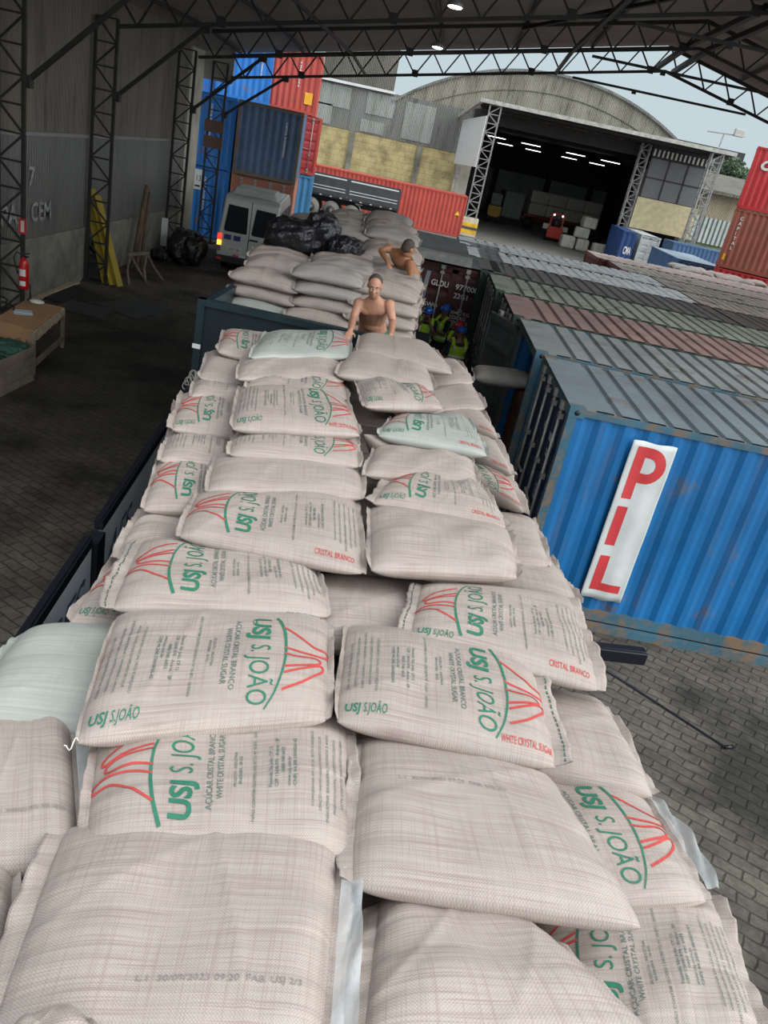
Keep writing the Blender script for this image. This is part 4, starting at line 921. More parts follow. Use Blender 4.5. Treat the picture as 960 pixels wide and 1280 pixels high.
# ---- outer right column, lower and partly covered
S_(quad((770, 1132), (905, 1138), (965, 1330), (800, 1330), ef=0.12, el=0.28, z=2.83), 'printed sack at the bottom right corner with a column of small text', pr='L', side='f', seed=41, res=1.4, hemR=0.04, T=0.19)
S_(quad((690, 972), (805, 985), (885, 1122), (760, 1118), ef=0.12, el=0.40, en=0.03, z=2.85), 'printed sack at the right edge with the logo sloping down towards the ground', pr='R', seed=42, res=1.4, hemR=0.03, liner=1, T=0.19)
S_(quad((690, 865), (765, 885), (822, 1000), (700, 965), ef=0.12, el=0.36, z=2.86), 'plain pink sack at the right edge under the broad stitched hem', seed=43, res=1.2, T=0.2)
S_(quad((640, 690), (695, 700), (722, 748), (650, 720), ef=0.15, el=0.5, en=0.1, z=2.86), 'plain pink sack at the right edge below the banner container', seed=44)
S_(quad((635, 640), (672, 650), (686, 700), (642, 692), ef=0.15, el=0.5, en=0.1, z=2.88), 'plain sack at the right edge with a knotted corner', seed=45)
S_(quad((595, 575), (632, 580), (656, 640), (606, 600), ef=0.12, el=0.55, en=0.05, z=2.90), 'printed sack at the right edge with only its logo end showing', pr='R', side='w', seed=46, hemR=0.07)
S_(quad((590, 535), (618, 540), (640, 590), (612, 572), ef=0.12, el=0.55, en=0.1, z=2.92), 'sack at the right edge with a red letter mark, beside the pale green one', seed=47, side='r', hemR=0.05)
S_(quad((556, 500), (600, 505), (622, 545), (585, 525), ef=0.12, el=0.45, en=0.1, z=2.93), 'sack at the right edge with red letters, behind the marked one', seed=48, side='r')
S_(quad((545, 470), (585, 470), (608, 510), (556, 505), ef=0.12, el=0.45, en=0.05, z=2.95), 'plain sack at the far right edge of the load', seed=49)
S_(quad((545, 450), (575, 450), (592, 475), (560, 475), ef=0.25, el=0.45, en=0.1, z=2.97), 'farthest sack at the right edge, beside the workers in vests', seed=50)
# ---- outer left column
S_(quad((-30, 912), (90, 905), (100, 1068), (-50, 1080), ef=0.12, el=0.05, en=0.05, z=2.90), 'plain pink sack at the left picture edge with a stamped date and a glossy hem', seed=61, res=1.3, side='D', hemR=0.05, liner=1)
S_(quad((-60, 1090), (18, 1085), (10, 1300), (-150, 1300), ef=0.15, en=0.0, el=0.1, z=2.93), 'sack corner at the lower left picture edge', seed=62)
S_(quad((35, 785), (128, 775), (100, 912), (-40, 905), ef=0.08, er=0.25, el=0.04, z=2.88), 'smooth pale green sack at the left, glossy in the light', seed=63, res=1.3, mat=M_sackg, side='w', lump=0.4, T=0.22, hemR=0)
S_(quad((138, 700), (160, 700), (140, 765), (92, 765), ef=0.15, er=0.45, en=0.10, el=0.0, z=2.84), 'sack at the left rail with part of a red arch logo', pr='L', side='g', seed=64, hemL=0.02)
S_(quad((174, 635), (225, 630), (222, 690), (146, 690), ef=0.12, er=0.35, en=0.08, z=2.86), 'plain sack at the left rail with a gathered plastic hem', seed=65, hemL=0.035, lump=1.6)
S_(quad((198, 568), (265, 565), (262, 635), (176, 640), ef=0.10, er=0.30, z=2.90), 'printed sack at the left rail with whole logo showing, fifth from the near end', pr='L', seed=66, hemL=0.02)
S_(quad((212, 535), (282, 535), (278, 572), (200, 570), ef=0.14, er=0.35, en=0.1, z=2.90), 'sack at the left rail showing columns of fine print', pr='R', seed=67)
S_(quad((228, 488), (295, 485), (286, 540), (212, 538), ef=0.10, er=0.28, z=2.94), 'printed sack at the left rail with small green lettering below its logo', pr='L', side='g', seed=68, hemL=0.04)
S_(quad((245, 468), (308, 470), (300, 492), (238, 492), ef=0.16, er=0.3, en=0.1, z=2.94), 'sack at the left rail with fine print, behind the small lettered one', pr='R', seed=69)
S_(quad((262, 435), (312, 440), (300, 478), (248, 470), ef=0.12, er=0.3, en=0.06, z=2.97), 'plain sack near the far left corner of the load', seed=70)
S_(quad((280, 410), (332, 410), (325, 448), (270, 440), ef=0.12, er=0.28, z=3.03), 'printed sack at the far left corner of the load with logo and dark letters', pr='L', seed=71)
S_(quad((218, 500), (235, 500), (232, 530), (214, 530), ef=0.12, er=0.5, en=0.1, z=2.82), 'crumpled sack end sticking out over the left rail', seed=72, hemL=0.03)
S_(quad((18, 1285), (90, 1262), (150, 1340), (-20, 1360), ef=0.0, z=3.12, drop=0), 'corner tip of a sack at the very bottom left of the picture', seed=73, T=0.12)
# ================================================================== FRONT TRUCK BED
TYAW = math.atan2(0.63, 5.30)          # truck axis leans this far to the left of +Y
TA = Vector((-math.sin(TYAW), math.cos(TYAW), 0)); TR = Vector((math.cos(TYAW), math.sin(TYAW), 0))
T0 = Vector((-2.37, 8.52, 0)) - TA * 8.6      # left rear corner of the bed, on the ground
M_rail = plain('black_rail_paint', (0.012, 0.013, 0.020), 0.25, 0.2, var=0.2)
M_tin = plain('grey_board_inner', (0.62, 0.66, 0.72), 0.5, var=0.12, sc=2)
M_teal = plain('dark_teal_board', (0.007, 0.016, 0.021), 0.4, var=0.25, sc=2)
M_blue_ink = plain('faded_blue_lettering', (0.03, 0.11, 0.18), 0.6, var=0.3, sc=12)
TW = 2.62
truck = thing('truck_bed', 'flat truck bed with black-railed grey side boards under the near sacks', 'truck', tuple(T0), TYAW)
def tb(name, mb, mat, par=truck): return mb.build(name, mat, par)
mb = MB(); mb.box(0, TW, 0, 8.75, 1.18, 1.32); tb('deck', mb, M_teal)
mb = MB()
for x in (0.75, 1.75): mb.box(x, x + 0.14, 0, 8.7, 0.85, 1.18)
tb('chassis', mb, M_rail)
for x in (0.02, TW - 0.05):
    for i, (ya, yb) in enumerate([(0.05, 4.62), (4.86, 8.45)]):
        mb = MB(); mb.box(x, x + 0.03, ya, yb, 1.32, 2.10); p = tb('side_board', mb, M_tin)
        mb = MB(); mb.box(x - 0.025, x + 0.036, ya, yb, 2.12, 2.19); mb.box(x - 0.012, x + 0.020, ya, yb, 2.19, 2.20); mb.build('top_rail', M_rail, p)
        if x < 1:
            mb = MB()
            s_ = 'TABES' if i == 0 else 'AES'
            put_text(mb, s_, (x + 0.033, 3.15 if i == 0 else 4.98, 1.72), (0, 1, 0), (0, 0, 1), 1, width=1.25 if i == 0 else 0.75, height=0.24, bold=0.01, shear=0.5); mb.build('painted_lettering', M_blue_ink, p)
    for y in (0.0, 4.66, 8.45):
        mb = MB(); mb.box(x - 0.02, x + 0.06, y, y + 0.18, 1.2, 2.12); tb('stake_post', mb, M_rail)
mb = MB(); mb.smooth = True
for k in range(6):
    c = Vector((0.0, 8.02 + 0.09 * k, 2.22 + 0.02 * math.sin(k * 2))); mb.tube([c + Vector((0.03 * math.cos(a), 0.05 * math.sin(a), 0.03 * math.sin(a))) for a in np.linspace(0, 5.4, 9)], 0.006, 5)
tb('latch_chain', mb, M_rod)
for y in (1.2, 2.4, 6.6):
    for x in (0.1, TW - 0.55):
        mb = MB(); mb.cyl((x, y, 0.52), (x + 0.45, y, 0.52), 0.52, 28); w_ = tb('wheel', mb, M_black)
        mb = MB(); mb.cyl((x - 0.005, y, 0.52), (x + 0.455, y, 0.52), 0.26, 20); mb.build('wheel_rim', M_steelg, w_)
def tpt(x, y, z): return T0 + TR * x + TA * y + Vector((0, 0, z))
# arm that sticks out to the right of the bed, and the pole leaning from it to the ground
a = Vector((1.25, 6.02, 1.22)); b2 = az(805, 818, 1.22)
mb = MB(); mb.bar((0, 0, 0), b2 - a, 0.09, 0.10); mb.bar(Vector((0, -0.08, 0)), b2 - a + Vector((0, -0.08, 0)), 0.03, 0.12); mb.bar((-1.0, -0.05, -0.02), (0.02, 0, 0), 0.08)
o = mb.build('stake_beam', M_rail, None, a, bevel=0.008); tag(o, 'black steel beam sticking out to the right from under the near sacks', 'beam')
g1 = az(906, 934, 0.02); a = Vector((1.2, 5.2, 1.25))
q = az(745, 830, 1.1)
mb = MB(); mb.tube([(0, 0, 0), q - g1 + Vector((0, 0, 0)), (q - g1) * 1.25], 0.014, 8); mb.cyl((0, 0, 0.0), (0.1, 0.04, 0.0), 0.02, 8)
o = mb.build('leaning_pole', M_rail, None, g1); tag(o, 'thin dark pole slanting from the truck side down to the pavers on the right', 'pole')
# layers under the visible top layer, along both sides
def proto_sack(lb, grp, mat, seed, L=0.88, W=0.60, T=0.19, res=0.55, hem=0.028, side='', pr=None, stitch=True, lump=1.0, sag=0.0):
    c = [(-L / 2, W / 2, 0), (L / 2, W / 2, 0), (L / 2, -W / 2, 0), (-L / 2, -W / 2, 0)]
    return sack(c, lb, grp, T=T, seed=seed, mat=mat, res=res, hemL=hem, hemR=hem, side=side, pr=pr, stitch=stitch, lump=lump, sag=sag)
random.seed(4)
LG = 'buried sacks under the top layer of the front load'
under = [proto_sack('plain pink sack buried in the lower layers of the front load', LG, M_sack, 200 + i, res=0.4, stitch=False) for i in range(2)]
n = 0
for lv in range(4):
    for k in range(12):
        for sx in (0.98, TW - 0.52):
            src = under[n % 2]; o = src if n < 2 else copy_tree(src); p = tpt(sx + random.uniform(-.02, .02), 0.75 + k * 0.66, 2.655 - 0.17 * lv if lv < 3 else 2.655 - 0.17 * 3)
            if sx > 1 and k > 8 and lv == 0: p -= TR * 0.1
            o.location = p; o.rotation_euler = (0, 0, TYAW + random.uniform(-.03, .03) + (math.pi if random.random() < .5 else 0)); n += 1

# ================================================================== SECOND TRUCK BODY WITH THE FAR LOAD
T2 = Vector((-2.44, 8.72, 0))
t2 = thing('truck_trailer', 'dark teal high-sided truck body holding the far stack of sacks', 'trailer', tuple(T2), 0)
mb = MB(); mb.box(0, 2.6, 0, 8.6, 1.2, 1.36); mb.build('deck', M_teal, t2)
mb = MB(); mb.box(0, 2.32, 0, 0.05, 1.3, 2.93); tb_ = mb.build('tail_board', M_teal, t2)
mb = MB(); mb.box(-0.03, 2.35, -0.03, 0.08, 2.90, 2.97); mb.box(-0.03, 0.05, -0.04, 0.09, 1.3, 2.97); mb.build('board_frame', plain('teal_edge', (0.011, 0.026, 0.033), 0.35), tb_)
for x in (0.0, 2.28):
    mb = MB(); mb.box(x, x + 0.04, 0.05, 8.6, 1.3, 2.86 if x < 1 else 2.6); s_ = mb.build('side_board', M_teal, t2)
    mb = MB(); mb.box(x - 0.02, x + 0.06, 0.05, 8.6, 2.84 if x < 1 else 2.58, 2.92 if x < 1 else 2.64); mb.build('top_rail', plain('teal_edge', (0.011, 0.026, 0.033), 0.35), s_)
mb = MB(); mb.box(-0.04, 0.05, -0.05, -0.035, 2.42, 2.47); mb.build('tag_plate', M_white, tb_)
for y in (1.5, 2.8, 6.6):
    for x in (0.08, 2.1):
        mb = MB(); mb.cyl((x, y, 0.52), (x + 0.42, y, 0.52), 0.52, 24); w_ = mb.build('wheel', M_black, t2)
        mb = MB(); mb.cyl((x - 0.005, y, 0.52), (x + 0.425, y, 0.52), 0.26, 18); mb.build('wheel_rim', M_steelg, w_)
mb = MB()
for x in (0.7, 1.7): mb.box(x, x + 0.14, 0, 8.6, 0.85, 1.2)
mb.build('chassis', M_rail, t2)
def t2p(x, y, z): return T2 + Vector((x, y, z))
FG = 'sacks stacked in the far truck body'
cols = [0.40, 1.18, 1.88]
fl_ = []
for i, (m_, lb) in enumerate([(M_sack, 'plain pink sack'), (M_sack, 'bulging pink sack'), (M_sackg, 'pale green sack'), (M_sackt, 'greyish sack')]):
    fl_.append((m_, lb, proto_sack('x', FG, m_, 300 + i * 7, L=0.90, W=0.60, T=0.205, res=0.6, hem=0.035, stitch=False, lump=1.5, sag=0.045, pr=None)))
used = [False] * 4
names_c = ['left', 'middle', 'right']; names_l = ['fifth from the top', 'fourth from the top', 'third from the top', 'second from the top', 'topmost']
def place(kind, loc, rz, lb, tilt=0.0):
    m_, base, pro = fl_[kind]
    if not used[kind]: o = pro; used[kind] = True
    else: o = copy_tree(pro)
    o.location = loc; o.rotation_euler = (tilt, random.uniform(-.04, .04), rz); o['label'] = (base + ' ' + lb)[:200]; return o
random.seed(9)
for ci, cx in enumerate(cols):
    for row_ in range(12):
        yy = 1.55 + row_ * 0.60; cx = (0.40, 1.18, 1.88)[ci] - 0.055 * max(0, row_ - 1); top = (3.06, 3.27, 3.24)[ci] + (0.10 if row_ >= 1 and ci == 0 else 0) 
        if row_ >= 4 and ci == 2: top += 0.14
        if row_ >= 6 and ci >= 1: top += 0.14
        nl = 6 if row_ == 0 else (3 if row_ >= 4 and ci >= 1 else 2)
        for l in range(nl):
            z = top - 0.168 * l; kind = random.choice([0, 0, 1, 1, 3] if row_ < 5 else [3, 3, 1])
            if (ci, row_, l) in ((0, 0, 2), (0, 0, 3)): kind = 2
            dx = random.uniform(-.05, .05); 
            lb = ('in the face of the far stack, %s column, %s' % (names_c[ci], (['topmost', 'second from the top', 'third from the top', 'fourth from the top', 'fifth from the top', 'lowest'])[l])) if row_ == 0 else ('in the far stack behind its front face, %s column' % names_c[ci])
            place(kind, t2p(cx + dx, yy + random.uniform(-.04, .04) - (0.03 * l if row_ == 0 else 0), z), random.uniform(-.07, .07), lb, R(-4 if row_ == 0 else 0))
for k in range(3):   # what the man stands on
    for q_ in range(2):
        place(1, t2p(cols[k], 0.42 + 0.45 * q_ , 1.68 + 0.17 * 0), TYAW, 'lying low between the tail board and the far stack, %s column' % names_c[k])
        place(0, t2p(cols[k], 0.42 + 0.45 * q_ , 1.48), TYAW, 'at the bottom between the tail board and the far stack, %s column' % names_c[k])

# black plastic tarpaulins bunched on the far stack, rubbish heap by the column
def crumple(name, lb, cat, loc, rx, ry, rz_, seed, mat, yaw=0.0, amp=0.30, nu=110, nv=50, flat=0.0, group=None):
    rg = np.random.RandomState(seed); K = rg.randn(26, 3); K[:, 2] *= 0.3; K = K / np.linalg.norm(K, axis=1)[:, None] * (3 + 11 * rg.rand(26))[:, None]; PH = rg.rand(26) * 6.28
    V = []; 
    for j in range(nv + 1):
        t = -math.pi / 2 + math.pi * j / nv
        for i in range(nu):
            a = 2 * math.pi * i / nu; d = np.array([math.cos(t) * math.cos(a), math.cos(t) * math.sin(a), math.sin(t)])
            d2 = np.sign(d) * np.abs(d) ** 0.9
            r_ = 1 + amp * sum(np.abs(np.sin(K[k] @ d + PH[k])) * (4.0 / np.linalg.norm(K[k])) - 0.4 for k in range(26)) / 6
            p = d2 * r_ * [rx, ry, rz_]; p[2] = max(p[2], -rz_ * 0.85); V.append(tuple(p))
    mb = MB(); mb.smooth = True
    mb.add(V, [(j * nu + i, j * nu + (i + 1) % nu, (j + 1) * nu + (i + 1) % nu, (j + 1) * nu + i) for j in range(nv) for i in range(nu)])
    o = mb.build(name, mat, None, loc); o.rotation_euler = (0, 0, yaw); tag(o, lb, cat, group); return o
def tarp_mat():
    m, t, b = newmat('black_plastic_sheet'); b.inputs['Base Color'].default_value = (0.012, 0.012, 0.015, 1); b.inputs['Roughness'].default_value = 0.18
    v = scaled(t, 1, 1, 0.4); n = noise(t, v, 5, 6, 0.6); bump(t, b, n, 1.0, 0.10); return m
M_tarp = tarp_mat()
crumple('black_tarpaulin', 'big bunched black plastic tarpaulin on the left of the far stack', 'tarpaulin', ay(372, 297, 12.0), 0.50, 0.42, 0.27, 5, M_tarp, 0.2)
crumple('black_tarpaulin', 'upper hump of black plastic sheet standing above the big bunched one', 'tarpaulin', ay(402, 293, 12.1), 0.30, 0.40, 0.34, 9, M_tarp, 0.1)
crumple('black_tarpaulin', 'smaller black plastic bundle at the right end, above the middle stack column', 'tarpaulin', ay(432, 310, 11.8), 0.24, 0.36, 0.18, 15, M_tarp, -0.2)
p = az(226, 333, 0); 
crumple('rubbish_bag_heap', 'heap of black rubbish bags at the foot of the wall left of the van', 'rubbish bags', (p.x, p.y + 0.5, 0.52), 0.62, 0.6, 0.62, 21, M_tarp)
crumple('rubbish_bag', 'small black bag lying right beside the heap of rubbish bags', 'rubbish bag', (p.x - 0.75, p.y + 0.1, 0.2), 0.35, 0.3, 0.24, 33, M_tarp)
# ================================================================== PEOPLE
def skin_mat(name, col):
    m, t, b = newmat(name); v = scaled(t); n = noise(t, v, 9, 4); c = ramp(t, n, [(0.3, tuple(x * 0.85 for x in col)), (0.7, tuple(x * 1.1 for x in col))])
    t.links.new(c, b.inputs['Base Color']); b.inputs['Roughness'].default_value = 0.5; b.inputs['Subsurface Weight'].default_value = 0.08; b.inputs['Subsurface Radius'].default_value = (0.02, 0.01, 0.005); return m
M_skin1 = skin_mat('tanned_skin', (0.46, 0.235, 0.155)); M_skin2 = skin_mat('dark_tanned_skin', (0.36, 0.165, 0.085)); M_skin3 = skin_mat('brown_skin', (0.22, 0.11, 0.07))
M_hair = plain('short_dark_hair', (0.060, 0.045, 0.036), 0.7, var=0.3, sc=60, bmp=0.6, bsc=150)
M_short = plain('green_shorts', (0.010, 0.16, 0.060), 0.7, var=0.2)
M_vest = plain('lime_hi_vis', (0.42, 0.72, 0.03), 0.6, var=0.08); M_band = plain('reflective_band', (0.75, 0.78, 0.76), 0.35, var=0.05)
M_hard = plain('navy_cloth', (0.012, 0.016, 0.035), 0.8, var=0.25); M_trou = plain('dark_trousers', (0.030, 0.032, 0.036), 0.8, var=0.3)
M_hb = plain('blue_helmet', (0.015, 0.12, 0.55), 0.3, var=0.05); M_hr = plain('red_helmet', (0.45, 0.02, 0.03), 0.3, var=0.05)
M_eye = plain('eye_white', (0.6, 0.58, 0.55), 0.4); M_phone = plain('phone_black', (0.01, 0.01, 0.012), 0.2)
def V3(*a): return Vector(a)
def ring(mb_v, c, ax, ay_, rx, ry, n=16):
    return [c + ax * (math.cos(2 * math.pi * k / n) * rx) + ay_ * (math.sin(2 * math.pi * k / n) * ry) for k in range(n)]
def loft(mb, secs, n=16):
    V = []
    for c, ax, ay_, rx, ry in secs: V += ring(None, c, ax.normalized(), ay_.normalized(), rx, ry, n)
    m = len(secs); mb.smooth = True
    mb.add(V, [(i * n + k, i * n + (k + 1) % n, (i + 1) * n + (k + 1) % n, (i + 1) * n + k) for i in range(m - 1) for k in range(n)] + [tuple(range(n))[::-1], tuple((m - 1) * n + k for k in range(n))])
def limb(mb, pts, rs, n=12, sub=5):
    P = []; Rr = []
    for i in range(len(pts) - 1):
        for k in range(sub):
            f = k / sub; P.append(pts[i].lerp(pts[i + 1], f)); Rr.append(rs[i] * (1 - f) + rs[i + 1] * f)
    P.append(pts[-1]); Rr.append(rs[-1]); mb.tube(P, Rr, n); mb.ell(pts[-1], rs[-1], rs[-1], rs[-1], 10, 6)
    for i in range(1, len(pts) - 1): mb.ell(pts[i], rs[i] * 1.0, rs[i] * 1.0, rs[i] * 1.0, 10, 6)
def hand(mb, wrist, d, palm_n, s=1.0, curl=0.5, thumb=1):
    """palm and five separate bent fingers; d = direction of the hand, palm_n = normal on the palm side"""
    d = d.normalized(); palm_n = (palm_n - d * palm_n.dot(d)).normalized(); sd_ = d.cross(palm_n).normalized() * thumb
    R3 = Matrix((sd_, d, palm_n)).transposed()
    c = wrist + d * 0.045 * s; mb.ell(c, 0.040 * s, 0.052 * s, 0.017 * s, 12, 6, R3)
    for k, (off, ln) in enumerate([(0.029, 0.072), (0.010, 0.080), (-0.010, 0.075), (-0.028, 0.060)]):
        b0 = wrist + d * 0.082 * s + sd_ * off * s; a1 = curl * 0.5; d1 = (d * math.cos(a1) + palm_n * math.sin(a1)); d2 = (d * math.cos(a1 + curl) + palm_n * math.sin(a1 + curl))
        p1 = b0 + d1 * ln * 0.5 * s; p2 = p1 + d2 * ln * 0.5 * s; mb.tube([b0 - d * 0.02, b0, p1, p2], [0.010 * s, 0.0095 * s, 0.009 * s, 0.0075 * s], 8)
    b0 = wrist + d * 0.025 * s + sd_ * 0.030 * s; p1 = b0 + (sd_ * 0.7 + d * 0.6).normalized() * 0.040 * s; p2 = p1 + (sd_ * 0.3 + d * 0.9 + palm_n * 0.3).normalized() * 0.032 * s
    mb.tube([b0 - sd_ * 0.015, b0, p1, p2], [0.013 * s, 0.012 * s, 0.0105 * s, 0.009 * s], 8)
def head_(mb, c, fwd, upv, s=1.0):
    fwd = (fwd - upv * fwd.dot(upv)).normalized(); upv = upv.normalized(); sd_ = fwd.cross(upv).normalized(); R3 = Matrix((sd_, fwd, upv)).transposed()
    f = lambda x, y, z: c + (sd_ * x + fwd * y + upv * z) * s
    mb.ell(f(0, -0.012, 0.025), 0.076 * s, 0.094 * s, 0.092 * s, 18, 12, R3)         # skull
    mb.ell(f(0, 0.020, -0.045), 0.060 * s, 0.066 * s, 0.068 * s, 16, 10, R3)         # jaw
    mb.ell(f(0, 0.062, -0.088), 0.026 * s, 0.022 * s, 0.020 * s, 10, 6, R3)          # chin
    mb.tube([f(0, 0.080, 0.020), f(0, 0.098, -0.010), f(0, 0.104, -0.026), f(0, 0.084, -0.036)], [0.009 * s, 0.012 * s, 0.016 * s, 0.010 * s], 8)
    mb.ell(f(-0.034, 0.072, -0.020), 0.022 * s, 0.018 * s, 0.018 * s, 8, 5, R3); mb.ell(f(0.034, 0.072, -0.020), 0.022 * s, 0.018 * s, 0.018 * s, 8, 5, R3)   # cheeks
    mb.ell(f(0, 0.083, -0.056), 0.026 * s, 0.010 * s, 0.008 * s, 10, 5, R3); mb.ell(f(0, 0.082, -0.067), 0.022 * s, 0.010 * s, 0.008 * s, 10, 5, R3)        # lips
    mb.ell(f(0, 0.070, 0.034), 0.052 * s, 0.016 * s, 0.013 * s, 12, 6, R3)           # brow
    for sx in (-1, 1): mb.ell(f(sx * 0.078, -0.008, -0.004), 0.010 * s, 0.020 * s, 0.032 * s, 8, 6, R3)
    return f, R3
def finish(mb, name, mat, par, voxel=0.011, sm=4):
    o = mb.build(name, mat, par); r = o.modifiers.new('r', 'REMESH'); r.mode = 'VOXEL'; r.voxel_size = voxel; r.use_smooth_shade = True
    s = o.modifiers.new('s', 'SMOOTH'); s.iterations = sm; s.factor = 0.5; return o
def human(label, J, skin, base, dress='shirtless', hair=True, helmet=None, voxel=0.011, group=None, look=None, upv=None, hold=None):
    """J: world joints: pel, wai, che, nec, hea, sl, el, hl, sr, er, hr, hipl, kl, fl, hipr, kr, fr ; 'fwd' the way the chest faces"""
    t = thing('person', label, 'person', base, 0, group); B = Vector(base); L = {k: (Vector(v) - B if k not in ('fwd', 'hd_l', 'hd_r') else Vector(v).normalized()) for k, v in J.items()}
    fw = L['fwd']; side = (L['sr'] - L['sl']).normalized(); mb = MB()
    def axes(d): a = (side - d * side.dot(d)).normalized(); return a, d.cross(a).normalized()
    sp = [L['pel'], L['wai'], L['che'], L['nec']]; d0 = (sp[1] - sp[0]).normalized(); d1 = (sp[2] - sp[0]).normalized(); d2 = (sp[3] - sp[2]).normalized()
    shm = (L['sl'] + L['sr']) / 2; sw = (L['sl'] - L['sr']).length
    A0 = axes(d0); A1 = axes(d1); A2 = axes(d2)
    secs = [(sp[0] - d0 * 0.10, *A0, 0.13, 0.10), (sp[0], *A0, 0.175, 0.125), (sp[0].lerp(sp[1], 0.5), *A0, 0.165, 0.118), (sp[1], *A1, 0.152, 0.112), (sp[1].lerp(sp[2], 0.5), *A1, 0.165, 0.118),
            (sp[2], *A1, 0.190, 0.124), (sp[2].lerp(shm, 0.6), *A2, sw * 0.46, 0.112), (shm + d2 * 0.005, *A2, sw * 0.44, 0.082), (shm.lerp(sp[3], 0.6) + d2 * 0.02, *A2, 0.085, 0.066), (sp[3] + d2 * 0.03, *A2, 0.056, 0.056)]
    loft(mb, secs)
    # chest and belly relief
    for sx in (-1, 1): mb.ell(sp[2].lerp(shm, 0.45) + side * sx * 0.078 + fw * 0.060, 0.078, 0.045, 0.070, 12, 8)
    mb.ell(sp[1] + fw * 0.05, 0.105, 0.075, 0.10, 14, 8)
    hd = L['hea']; upv = (hd - sp[3]).normalized() if upv is None else Vector(upv).normalized()
    limb(mb, [shm + d2 * 0.01, sp[3], hd - upv * 0.05], [0.075, 0.056, 0.055])
    lk = Vector(look) if look is not None else fw
    f, R3 = head_(mb, hd, lk, upv)
    hands_ = []
    for s_, e_, h_, hdk, th in (('sl', 'el', 'hl', 'hd_l', 1), ('sr', 'er', 'hr', 'hd_r', -1)):
        limb(mb, [L[s_], L[s_].lerp(L[e_], 0.35), L[e_], L[e_].lerp(L[h_], 0.3), L[h_]], [0.060, 0.052, 0.040, 0.041, 0.027])
        mb.ell(L[s_], 0.066, 0.062, 0.062, 12, 8)
        d = L[hdk] if hdk in L else (L[h_] - L[e_]).normalized(); pn = J.get('pn_' + s_[1], None); pn = Vector(pn) if pn is not None else Vector((0, 0, -1)) if abs(d.z) < 0.8 else fw
        hand(mb, L[h_], d, pn, 1.0, 0.35, th)
    legs = all(k in L for k in ('hipl', 'kl', 'fl'))
    lb = MB()
    for h_, k_, f_ in (('hipl', 'kl', 'fl'), ('hipr', 'kr', 'fr')):
        limb(mb, [L[h_], L[h_].lerp(L[k_], 0.5), L[k_], L[k_].lerp(L[f_], 0.3), L[f_]], [0.092, 0.080, 0.056, 0.058, 0.038])
        mb.tube([L[f_] + V3(0, 0, -0.02), L[f_] + fw * 0.10 + V3(0, 0, -0.045), L[f_] + fw * 0.19 + V3(0, 0, -0.055)], [0.040, 0.038, 0.026], 10)
    body = finish(mb, 'body', skin, t, voxel)
    if hair:
        mb = MB(); mb.ell(f(0, -0.030, 0.036), 0.080, 0.092, 0.090, 22, 12, R3, z0=-0.05); mb.ell(f(0, -0.050, 0.0), 0.076, 0.066, 0.072, 18, 10, R3); o = finish(mb, 'hair', M_hair, t, 0.009, 2)
    for sx in (-1, 1):
        mb = MB(); mb.ell(f(sx * 0.030, 0.080, 0.010), 0.009, 0.006, 0.0045, 8, 6, R3); ey = mb.build('eye', M_eye, t)
        mb = MB(); mb.ell(f(sx * 0.030, 0.0855, 0.009), 0.004, 0.003, 0.0042, 8, 6, R3); mb.build('pupil', M_hair, ey)
        mb = MB(); mb.tube([f(sx * 0.016, 0.086, 0.029), f(sx * 0.032, 0.085, 0.032), f(sx * 0.046, 0.076, 0.027)], [0.003, 0.0035, 0.002], 6); mb.build('eyebrow', M_hair, t)
    def leg_cloth(name, mat, upto, grow):
        mb = MB(); loft(mb, [(sp[0] + d0 * 0.085, *A0, 0.168 + grow, 0.122 + grow), (sp[0], *A0, 0.180 + grow, 0.130 + grow), (sp[0] - d0 * 0.10, *A0, 0.165 + grow, 0.125 + grow)])
        for h_, k_, f_ in (('hipl', 'kl', 'fl'), ('hipr', 'kr', 'fr')):
            if upto < 1: limb(mb, [L[h_], L[h_].lerp(L[k_], upto)], [0.105 + grow, 0.095 + grow])
            else: limb(mb, [L[h_], L[k_], L[f_]], [0.100 + grow, 0.072 + grow, 0.058 + grow])
        return finish(mb, name, mat, t, voxel)
    if dress == 'shirtless':
        leg_cloth('shorts', M_short if base[1] < 11 else M_hard, 0.62, 0.004)
        mb = MB(); mb.tube([sp[0] + d0 * 0.07 + fw * 0.142, sp[0] + d0 * 0.03 + fw * 0.150, sp[0] - d0 * 0.01 + fw * 0.148], 0.004, 6); mb.build('drawstring', M_thread, t)
    else:
        leg_cloth('trousers', M_trou, 1, 0.006)
        for fk in ('fl', 'fr'):
            mb = MB(); mb.tube([L[fk] + V3(0, 0, 0.05) - fw * 0.02, L[fk] + V3(0, 0, -0.01), L[fk] + fw * 0.10 + V3(0, 0, -0.035), L[fk] + fw * 0.21 + V3(0, 0, -0.045)], [0.056, 0.056, 0.050, 0.034], 12); mb.build('boot', M_black, t)
        mb = MB(); g = 0.012
        loft(mb, [(c, a, b_, rx + g, ry + g) for c, a, b_, rx, ry in secs[1:8]])
        for s_, e_ in (('sl', 'el'), ('sr', 'er')): limb(mb, [L[s_], L[s_].lerp(L[e_], 0.80)], [0.072, 0.056])
        finish(mb, 'shirt', M_hard, t, voxel)
        mb = MB(); g = 0.026
        loft(mb, [(c, a, b_, rx + g - 0.0 * i, ry + g + 0.004) for i, (c, a, b_, rx, ry) in enumerate(secs[1:7])])
        for sx in ('sl', 'sr'): mb.tube([L[sx].lerp(shm, 0.30) + fw * 0.125 - d2 * 0.08, L[sx].lerp(shm, 0.30) + d2 * 0.062 + fw * 0.03, L[sx].lerp(shm, 0.30) - fw * 0.12 - d2 * 0.08], [0.05, 0.045, 0.05], 10)
        ve = finish(mb, 'vest', M_vest, t, voxel, 3)
